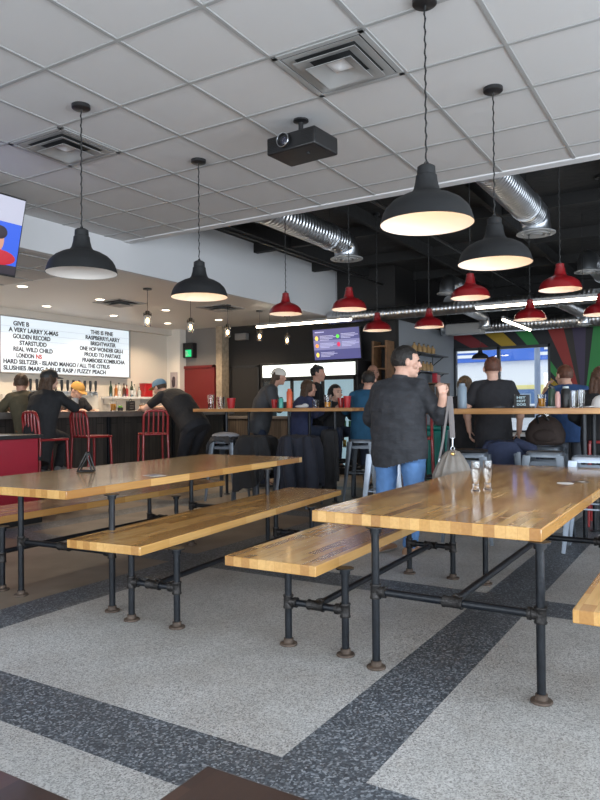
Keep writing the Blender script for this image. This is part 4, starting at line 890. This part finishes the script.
def hand(mb, w, d, nrm, side, k=1.0, curl=.5):
    """palm and five fingers from wrist w along d; palm faces nrm; side +1 = thumb on (d x nrm)"""
    d = V(d).normalized(); nrm = V(nrm); nrm = (nrm-d*nrm.dot(d)).normalized(); s = d.cross(nrm)*side; w = V(w)
    for i, off in enumerate((.030, .010, -.010, -.029)):
        kn = w+d*(.088-.006*abs(i-1))*k+s*off*k
        mb.capsule(w+d*.01*k+s*off*.55*k, kn, .0145*k, .0115*k, 8)
        L = (.044, .050, .046, .036)[i]*k; p = kn; dd = d.copy()
        for j, (f, r) in enumerate(((1, .0095), (.62, .0085), (.5, .0075))):
            a = curl*(1.0, 1.2, .8)[j]; dd = (dd*math.cos(a)+nrm*math.sin(a)); dd.normalize(); nn = (nrm*math.cos(a)-dd*0); q = p+dd*L*f
            mb.capsule(p, q, r*k, r*.9*k, 8); p = q
            nrm_ = nrm
    t0 = w+d*.025*k+s*.028*k+nrm*.006; t1 = t0+(d*.6+s*.65+nrm*.35).normalized()*.04*k; t2 = t1+(d*.85+s*.15+nrm*.6*min(1, curl+.3)).normalized()*.032*k; t3 = t2+(d*.8+nrm*.7*min(1, curl+.3)-s*.1).normalized()*.024*k
    mb.capsule(t0, t1, .014*k, .011*k, 8); mb.capsule(t1, t2, .011*k, .0095*k, 8); mb.capsule(t2, t3, .0095*k, .008*k, 8)

def person(label, loc, rz, pelvis=(0, 0, .94), chest=(0, 0, 1.22), neck=(0, 0, 1.45), head=(0, .02, 1.60), hyaw=0, hpitch=0, S=(1, 0, 0), fat=1.0,
           elbows=((-.27, .0, 1.13), (.27, .0, 1.13)), wrists=((-.25, .1, .88), (.25, .1, .88)), knees=((-.1, .03, .5), (.1, .03, .5)), ankles=((-.11, 0, .09), (.11, 0, .09)),
           skin=None, hair=None, hair_style='short', shirt=None, shirt_name='shirt', sleeve='short', hem=-.06, trousers=None, shoes=None, cap=None, vox=.0075, face=False, curls=(.4, .4), hands=True, belt=True, palm=None, arm=1.0, hs=1.09, disp=.012, handdir=None, hemcut=None, collar=False):
    t = thing('person', label, 'person', (*loc, 0), R(rz))
    P, C, N, Hc, S = V(pelvis), V(chest), V(neck), V(head)-V((0, 0, .012)), V(S).normalized(); skin = skin or M_skin
    up = (N-C).normalized(); sh = [C+(N-C)*.66+S*q*.168*(.62+.38*fat) for q in (-1, 1)]
    f = fat; dn = (P-C).normalized()
    def torso(mb, g_, h=0):
        pts = [P+dn*(.10+h), P+dn*.02, P*.6+C*.4, C*1.0, C+(N-C)*.55, C+(N-C)*.85, N]
        rad = [(.155*f+g_, .115*f+g_), (.165*f+g_, .125*f+g_), (.155*f+g_, .12*f+g_), (.175*f**.8+g_, .12*f+g_), (.18*f**.6+g_, .11*f**.7+g_), (.13+g_, .085+g_), (.062+g_*.6, .062+g_*.6)]
        mb.tube(pts, rad, 26, flat=S)
    trap = [(N-up*.035+S*q*.03, sh[i]+up*.012) for i, q in enumerate((-1, 1))]
    hips = [P+dn*.03+S*q*.088*f for q in (-1, 1)]; A = arm
    b = MB(); torso(b, -.008)
    M_ = Matrix.Rotation(R(hyaw), 3, 'Z') @ Matrix.Rotation(R(hpitch), 3, 'X'); fw, uu, ss = M_ @ V((0, 1, 0)), M_ @ V((0, 0, 1)), M_ @ V((1, 0, 0)); k = hs
    def hp(x, y, z): return Hc+(ss*x+fw*y+uu*z)*k
    b.ball(Hc+fw*-.008*k+uu*.012*k, (.075*k, .096*k, .098*k), M_, 20, 12); b.ball(hp(0, .022, -.05), (.058*k, .07*k, .072*k), M_, 16, 9); b.ball(hp(0, .066, -.098), (.024*k, .02*k, .018*k), M_)
    b.capsule(hp(0, .084, .012), hp(0, .102, -.03), .008*k, .0125*k, 8); b.ball(hp(0, .076, .026), (.05*k, .016*k, .012*k), M_); b.ball(hp(0, .082, -.066), (.024*k, .012*k, .012*k), M_)
    for q in (-1, 1):
        if hair_style not in ('long', 'pony'): b.ball(hp(q*.082, -.004, -.012), (.012*k, .019*k, .032*k), M_)
        b.ball(hp(q*.05, .055, -.035), (.022*k, .02*k, .02*k), M_)
    b.capsule(N-up*.03, hp(0, -.022, -.07), .063*f**.3, .055*k, 14)
    for i, q in enumerate((-1, 1)):
        E_, W_ = V(elbows[i]), V(wrists[i])
        b.capsule(sh[i], E_, .048*A*f**.2, .041*A, 14); b.capsule(E_, W_, .041*A, .026*A, 14); b.capsule(E_, E_.lerp(W_, .35), .042*A, .042*A, 12)
        if hands:
            dd = (W_-E_).normalized() if not handdir or not handdir[i] else V(handdir[i]); nr = V(palm[i]) if palm and palm[i] else V((-q, 0, -.1))
            hand(b, W_, dd, nr, 1 if (dd.cross(nr-dd*nr.dot(dd))).dot(V((0, 1, .4))) > 0 else -1, .98, curls[i])
        K, A_ = V(knees[i]), V(ankles[i])
        b.capsule(hips[i], K, .082*f**.7, .055*f**.4, 16); b.capsule(K, A_, .054*f**.4, .036, 14); b.capsule(A_, A_+V((0, .13, -.055)), .034, .026, 10)
    for p_0, p_1 in trap: b.capsule(p_0, p_1, .052, .045*A, 12)
    remesh('body', b, skin, t, vox, 3)
    if face:
        for q in (-1, 1):
            build('eye', MB().ball(hp(q*.031, .083, .004), (.012*k, .008*k, .007*k), M_), M_eye, t); build('eyebrow', MB().capsule(hp(q*.016, .094, .028), hp(q*.048, .082, .03), .004, .003, 6), hair or M_eye, t)
        build('mouth', MB().ball(hp(0, .094, -.066), (.022*k, .006*k, .006*k), M_), M_lip, t)
    # clothes
    g_ = .016
    if shirt:
        m = MB(); torso(m, g_, -hem)
        for p_0, p_1 in trap: m.capsule(p_0, p_1, .06, .054*A+g_*.6, 12)
        for i in (0, 1):
            E_, W_ = V(elbows[i]), V(wrists[i]); m.capsule(sh[i], E_ if sleeve != 'short' else sh[i].lerp(E_, .62), .05*A*f**.2+g_, .041*A+g_+.006, 14)
            if sleeve == 'long': m.capsule(E_, W_.lerp(E_, .08), .041*A+g_+.004, .028*A+g_, 14)
            if sleeve == 'rolled': m.capsule(E_, E_.lerp(W_, .3), .043*A+g_+.006, .043*A+g_+.004, 14)
        remesh(shirt_name, m, shirt, t, max(vox, .008), 5, disp, cut=hemcut)
        if collar: build('collar', MB().tube([N-up*.035, N+up*.0, N+up*.03], [.083, .072, .066], 24, flat=S), shirt, t)
    if trousers:
        m = MB(); m.tube([P+dn*.13, P+dn*.04, P-dn*.06], [(.15*f+g_, .11*f+g_), (.16*f+g_, .12*f+g_), (.15*f+g_*.6, .115*f+g_*.6)], 24, flat=S)
        for i in (0, 1):
            K, A_ = V(knees[i]), V(ankles[i]); m.capsule(hips[i], K, .084*f**.7+g_, .058*f**.4+g_, 16); m.capsule(K, A_.lerp(K, .04), .058*f**.4+g_, .04+g_+.006, 14)
        remesh('trousers', m, trousers, t, max(vox, .008), 5, disp)
    if shoes:
        for i in (0, 1):
            A_ = V(ankles[i]); a0 = Vector((A_.x, A_.y, max(0.0, A_.z-.088))); m = MB(); rs = []
            for y, w_, h_ in ((-.075, .02, .03), (-.06, .036, .075), (0, .042, .1), (.05, .046, .085), (.12, .052, .055), (.17, .045, .045), (.2, .02, .028)): rs.append([a0+V((math.cos(q)*w_, y, max(.002, h_*.5+math.sin(q)*h_*.5))) for q in [2*PI*j/16 for j in range(16)]])
            m.rings(rs); so = build('shoe', m, shoes, t); s2 = MB(); s2.tube([a0+V((0, -.078, .012)), a0+V((0, 0, .01)), a0+V((0, .12, .01)), a0+V((0, .203, .01))], [(.022, .011), (.044, .011), (.053, .011), (.02, .009)], 14, flat=(1, 0, 0)); build('sole', s2, mat('shoe sole', (.3, .28, .26), .7), so)
    if hair and hair_style != 'none':
        m = MB(); e = 1.0
        if hair_style in ('short', 'bun', 'long', 'pony', 'curly'):
            m.ball(Hc+(fw*-.014+uu*.016)*k, (.083*k, .102*k, .102*k), M_, 22, 14)
            if hair_style == 'curly':
                rnd = random.Random(3)
                for _ in range(40):
                    a, z = rnd.uniform(0, 6.28), rnd.uniform(-.3, 1); c = math.sqrt(1-z*z); m.ball(hp(.08*c*math.cos(a), -.015+.1*c*math.sin(a), .016+.1*z), (.02,)*3)
            low = -.04 if hair_style in ('short', 'curly') else -.09
            cutf = lambda co, low=low: (((co-Hc).dot(fw) > .035*k and (co-Hc).dot(uu) < .052*k) or ((co-Hc).dot(uu) < low*k and (co-Hc).dot(fw) > -.2 and hair_style in ('short', 'curly')) or ((co-Hc).dot(fw) > .0 and (co-Hc).dot(uu) < -.0*k and hair_style in ('short', 'curly')))
            if hair_style == 'long':
                for x in (-.065, -.035, 0, .035, .065): m.tube([hp(x*.9, -.045, .05), hp(x*1.1, -.088+abs(x)*.5, -.05), hp(x*1.25, -.1+abs(x)*.4, -.16), hp(x*1.2, -.11, -.30), hp(x*.8, -.11, -.36)], [.03, .036, .036, .03, .012], 10)
            if hair_style == 'pony':
                m.ball(hp(0, -.105, .05), (.03*k,)*3); m.tube([hp(0, -.11, .05), hp(0.01, -.15, .0), hp(.0, -.14, -.1), hp(-.01, -.125, -.2)], [.022, .034, .032, .012], 10)
            if hair_style == 'bun': m.ball(hp(0, -.09, .07), (.045*k, .04*k, .04*k))
            remesh('hair', m, hair, t, .008, 3, .012, .03, cutf)
    if cap:
        m = MB(); ring = []
        for z, r in ((.022, 1.08), (.05, 1.07), (.085, .93), (.11, .66), (.122, .3), (.125, .04)): ring.append([hp(.082*r*math.cos(a), -.01+.103*r*math.sin(a), z) for a in [2*PI*j/28 for j in range(28)]])
        m.rings(ring); cc = build('cap', m, cap[0], t); rs = []
        sgn = cap[2] if len(cap) > 2 else 1
        for i in range(9):
            a = PI/2-1.0+2.0*i/8; a0 = (.083*math.cos(a), -.01+.1*math.sin(a)); a1 = (.088*math.cos(a), .02+.16*math.sin(a)); rs.append([hp(a0[0], sgn*a0[1], .03), hp(a0[0], sgn*a0[1], .036), hp(a1[0], sgn*a1[1], .022), hp(a1[0], sgn*a1[1], .016)])
        m = MB(); m.rings(rs); build('brim', m, cap[1], cc)
    return t

k_blk = cloth('black cotton', (.013, .013, .015)); k_tee = cloth('black t-shirt cotton', (.018, .018, .022), .4); k_char = mat('charcoal denim shirt', (.026, .028, .034), .85, noise_amt=.2, scale=14, bump=1.0, bscale=6, stretch=(1, 1, 2.4)); k_jean = cloth('blue denim', (.10, .22, .46), .35, 14)
k_dj = cloth('dark denim', (.02, .03, .06)); k_teal = cloth('teal blue cotton', (.012, .075, .15)); k_navy = cloth('navy hoodie fleece', (.03, .04, .10)); k_blue = cloth('blue t-shirt cotton', (.02, .06, .17)); k_olive = cloth('olive brown jacket', (.075, .062, .035)); k_grey = cloth('grey sweater', (.06, .063, .07)); k_green = cloth('dark green trousers', (.05, .06, .045))
h_blk = mat('black hair', (.01, .008, .007), .5, bump=.5, bscale=90); h_br = mat('brown hair', (.06, .03, .015), .5, noise_amt=.3, scale=50, bump=.5, bscale=90); h_lb = mat('light brown hair', (.12, .075, .04), .5, noise_amt=.3, scale=50, bump=.5, bscale=90); h_rd = mat('reddish brown hair', (.10, .035, .018), .5, noise_amt=.3, scale=50, bump=.5, bscale=90)
s_bk = mat('black shoe', (.02, .02, .02), .5); s_tan = mat('tan brown shoe leather', (.28, .15, .08), .5); s_gr = mat('grey canvas shoe', (.12, .12, .12), .7)

# the man in the dark shirt with the handbag, back to the camera
person('man in charcoal shirt and blue jeans, back turned, raising a handbag strap', (-2.31, 5.31), -8, pelvis=(.02, 0, .90), chest=(.01, .0, 1.19), neck=(.02, .03, 1.45), head=(.05, .085, 1.61), hyaw=-50, hpitch=-2, fat=1.42, arm=1.25, hs=1.16,
       elbows=((-.31, .08, 1.12), (.37, .08, 1.13)), wrists=((-.2, .28, .98), (.43, .0, 1.30)), knees=((-.13, .04, .5), (.14, .05, .5)), ankles=((-.14, -.02, .09), (.13, -.03, .09)), palm=(None, (-.6, .5, 0)), handdir=(None, (-.1, -.05, 1)), curls=(.4, 1.15),
       skin=M_skin2, hair=h_blk, shirt=k_char, sleeve='rolled', hem=-.13, trousers=k_jean, shoes=s_tan, vox=.0055, face=True, disp=.03, collar=True, hemcut=lambda co: co.z < .72+.3*max(0, co.x-.02)+.12*max(0, -.12-co.x))
# man in the black t-shirt
person('man in black t-shirt with brown hair standing before the window, back turned', (-2.16, 7.62), 22, neck=(0, 0, 1.50), chest=(0, 0, 1.27), pelvis=(0, 0, .96), head=(0, .03, 1.655), fat=1.16, arm=1.12, hs=1.1, elbows=((-.29, -.02, 1.19), (.29, -.02, 1.19)), wrists=((-.25, .1, .94), (.28, .04, .93)),
       skin=M_skin2, hair=h_rd, shirt=k_tee, trousers=k_dj, shoes=s_bk, vox=.007, hem=-.1, disp=.016)
person('woman with tied light brown hair in black top and green trousers', (-2.60, 8.0), 15, pelvis=(0, 0, .86), chest=(0, 0, 1.1), neck=(0, 0, 1.33), head=(0, .03, 1.47), fat=1.0, elbows=((-.24, 0, 1.05), (.24, .02, 1.05)), wrists=((-.15, .2, 1.0), (.17, .16, .96)), knees=((-.1, .03, .45), (.1, .03, .45)),
       skin=M_skin2, hair=h_lb, hair_style='pony', shirt=k_blk, sleeve='long', trousers=k_green, shoes=s_bk, vox=.008)
person('man with reddish hair in blue t-shirt, beside the striped mural', (-1.56, 8.75), 20, pelvis=(0, 0, .94), chest=(0, 0, 1.22), neck=(0, .06, 1.46), head=(-.04, .11, 1.60), hyaw=30, fat=1.25, arm=1.1, elbows=((-.33, .06, 1.2), (.33, .0, 1.16)), wrists=((-.24, .2, 1.42), (.28, .15, .98)),
       skin=M_skin2, hair=h_rd, shirt=k_blue, trousers=mat('grey jeans', (.09, .1, .12), .8), shoes=s_bk, vox=.008)
person('woman with very long brown hair in black at the right edge', (-1.05, 7.6), 10, pelvis=(0, 0, .9), chest=(0, 0, 1.15), neck=(0, .02, 1.37), head=(0, .04, 1.51), fat=1.15, elbows=((-.26, .05, 1.1), (.26, .05, 1.1)), wrists=((-.18, .28, 1.02), (.18, .28, 1.02)), knees=((-.12, .4, .84), (.12, .4, .84)), ankles=((-.12, .35, .42), (.12, .35, .42)),
       skin=M_skin, hair=mat('long brown hair', (.075, .035, .02), .5, noise_amt=.35, scale=60, bump=.5, bscale=90), hair_style='long', shirt=k_blk, sleeve='long', trousers=k_dj, shoes=s_bk, vox=.008, hs=1.05)
# around the left high table
sitk = dict(knees=((-.12, .40, .86), (.12, .40, .86)), ankles=((-.12, .36, .44), (.12, .36, .44)))
person('man in teal blue shirt with black hair sitting on a stool, back turned', (-4.0, 8.18), 10, pelvis=(0, 0, .93), chest=(0, .03, 1.2), neck=(.0, .08, 1.44), head=(.02, .12, 1.59), fat=1.15, arm=1.05, elbows=((-.3, .1, 1.17), (.3, .1, 1.17)), wrists=((-.2, .34, 1.2), (.2, .34, 1.2)), skin=M_skin, hair=h_blk, shirt=k_teal, sleeve='long', trousers=k_dj, shoes=s_bk, hem=-.08, **sitk)
person('man in white cap and grey sweater leaning on the left high table', (-6.02, 8.75), -62, pelvis=(0, -.06, .98), chest=(0, .02, 1.3), neck=(0, .16, 1.57), head=(0, .25, 1.71), hyaw=-10, hpitch=-8, fat=1.3, arm=1.2, elbows=((-.26, .22, 1.2), (.30, .22, 1.24)), wrists=((-.12, .44, 1.26), (.18, .46, 1.26)),
       skin=M_skin, hair=h_br, hair_style='long', shirt=k_grey, sleeve='long', trousers=k_dj, shoes=s_bk, cap=(mat('off white cap', (.62, .58, .52), .8), mat('off white cap', (.62, .58, .52), .8), -1), vox=.008, hs=1.05)
person('person with long brown hair in navy hoodie at the left high table', (-5.32, 8.70), -35, pelvis=(0, 0, .9), chest=(0, .03, 1.15), neck=(0, .09, 1.38), head=(0, .14, 1.52), hyaw=-10, fat=1.2, arm=1.1, elbows=((-.3, .12, 1.12), (.3, .1, 1.12)), wrists=((-.18, .3, 1.16), (.2, .3, 1.16)), skin=M_skin, hair=h_br, hair_style='long', shirt=k_navy, shirt_name='hoodie', sleeve='long', trousers=k_dj, shoes=s_bk, hem=-.08, **sitk)
person('young man with short dark curly hair in black, standing near the cooler', (-5.44, 9.35), -60, pelvis=(0, 0, .98), chest=(0, 0, 1.28), neck=(0, .02, 1.60), head=(0, .05, 1.765), hyaw=-15, fat=1.0, skin=M_skin, hair=h_blk, hair_style='curly', shirt=k_blk, sleeve='long', trousers=k_dj, shoes=s_bk, vox=.008)
person('smiling woman with long black hair facing the left high table', (-4.97, 9.08), -125, pelvis=(0, 0, .88), chest=(0, .02, 1.1), neck=(0, .05, 1.31), head=(0, .08, 1.45), hyaw=15, fat=.98, elbows=((-.25, .1, 1.08), (.25, .1, 1.08)), wrists=((-.12, .3, 1.2), (.12, .3, 1.2)), skin=M_skin2, hair=h_blk, hair_style='long', shirt=k_blk, sleeve='long', trousers=k_dj, shoes=s_bk, face=True, **sitk)
person('bald person standing behind the man in the teal shirt', (-4.62, 9.7), -130, pelvis=(0, 0, 1.02), chest=(0, 0, 1.33), neck=(0, 0, 1.6), head=(0, .03, 1.76), fat=1.05, skin=mat('tanned skin', (.3, .15, .1), .6), shirt=k_blk, sleeve='long', trousers=k_dj, shoes=s_bk, face=True)
# at the bar
person('woman in black with dark cap and long brown hair sitting at the bar', (-7.16, 5.56), 25, pelvis=(0, 0, .95), chest=(0, .1, 1.22), neck=(0, .22, 1.45), head=(.0, .27, 1.61), hyaw=-25, fat=1.12, arm=1.05, elbows=((-.26, .36, 1.22), (.28, .38, 1.24)), wrists=((-.14, .56, 1.225), (.16, .58, 1.225)), skin=M_skin2, hair=h_br, hair_style='long', shirt=k_blk, sleeve='long', hem=-.3, trousers=k_blk, shoes=s_gr, cap=(s_bk, s_bk),
       knees=((-.1, .40, .86), (.12, .42, .84)), ankles=((-.1, .30, .47), (.14, .22, .52)))
person('person in olive brown jacket leaning at the bar behind the woman in black', (-7.62, 5.73), 72, pelvis=(0, -.1, .95), chest=(0, .02, 1.22), neck=(0, .16, 1.44), head=(0, .22, 1.585), hyaw=-30, fat=1.1, arm=1.1, elbows=((-.27, .25, 1.22), (.27, .25, 1.22)), wrists=((-.12, .45, 1.225), (.12, .45, 1.225)), skin=M_skin, hair=h_br, shirt=k_olive, sleeve='long', hem=-.12, trousers=cloth('rust brown trousers', (.16, .06, .02)), shoes=s_bk)
person('bartender in black t-shirt and yellow ball cap looking down behind the bar', (-8.85, 7.45), -95, pelvis=(0, 0, .94), chest=(0, .04, 1.2), neck=(0, .12, 1.41), head=(0, .19, 1.53), hyaw=10, hpitch=-28, fat=1.08, arm=1.05, elbows=((-.27, .18, 1.16), (.27, .18, 1.16)), wrists=((-.16, .42, 1.20), (.16, .42, 1.20)), palm=((.2, 0, -1), (-.2, 0, -1)), skin=M_skin2, hair=h_br, shirt=k_tee, trousers=k_dj, shoes=s_bk, face=True, cap=(mat('mustard cap cloth', (.5, .27, .06), .8), mat('mustard cap cloth', (.5, .27, .06), .8)))
person('big man in black with blue and yellow cap leaning over the bar', (-6.88, 8.0), 88, pelvis=(0, -.12, .96), chest=(0, .18, 1.3), neck=(0, .44, 1.47), head=(0, .60, 1.56), hyaw=8, hpitch=-18, fat=1.5, arm=1.2, elbows=((-.3, .60, 1.215), (.3, .60, 1.215)), wrists=((-.14, .84, 1.23), (.14, .84, 1.23)), palm=((.3, 0, -1), (-.3, 0, -1)), skin=M_skin2, hair=h_br, shirt=k_blk, hem=.04, trousers=cloth('black trousers', (.012, .013, .018)), shoes=s_bk, cap=(mat('faded blue cap cloth', (.12, .22, .32), .8), mat('mustard cap cloth', (.5, .27, .06), .8)), vox=.008)

# ------------------------------------------------------------------ light and camera
W = D.worlds.new('daylight'); SC.world = W; W.use_nodes = True
bg_ = W.node_tree.nodes['Background']; bg_.inputs[0].default_value = (.82, .91, 1, 1); bg_.inputs[1].default_value = 1.25
# daylight arriving through the windows on the right side and behind the seats
for a, b in ((-2.6, .9), (1.3, 4.8), (5.2, 8.7), (9.2, 13.2)):
    lamp(3.72, (a+b)/2, 1.7, (190, 170, 45, 30)[[-2.6, 1.3, 5.2, 9.2].index(a)], (.80, .90, 1), kind='AREA', rot=(0, R(90), 0), size=(2.4, b-a))
for a, b in ((-7.0, -3.6), (-3.2, .6), (1.0, 3.0)):
    lamp((a+b)/2, -3.37, 1.65, 95, (.84, .92, 1), kind='AREA', rot=(R(90), 0, 0), size=(b-a, 2.3))
cam = D.cameras.new('camera'); co = D.objects.new('camera', cam); COL.objects.link(co); SC.camera = co
yaw, pit, rol = R(31.467), R(.617), R(-.466)
fwd = V((-math.sin(yaw)*math.cos(pit), math.cos(yaw)*math.cos(pit), math.sin(pit))); rt = V((math.cos(yaw), math.sin(yaw), 0)); upv = rt.cross(fwd)
r2 = rt*math.cos(rol)+upv*math.sin(rol); u2 = upv*math.cos(rol)-rt*math.sin(rol)
Mx = Matrix((r2, u2, -fwd)).transposed().to_4x4(); Mx.translation = V((0, 0, 1.22)); co.matrix_world = Mx
cam.sensor_fit = 'VERTICAL'; cam.sensor_height = 36; cam.lens = 689.13/800*36; cam.clip_start = .05; cam.clip_end = 200
vs = SC.view_settings; vs.view_transform = 'Standard'; vs.look = 'None'; vs.gamma = 1; vs.use_curve_mapping = False; vs.exposure = .43
SC.cycles.max_bounces = 7; SC.cycles.sample_clamp_indirect = 6; SC.cycles.use_denoising = True
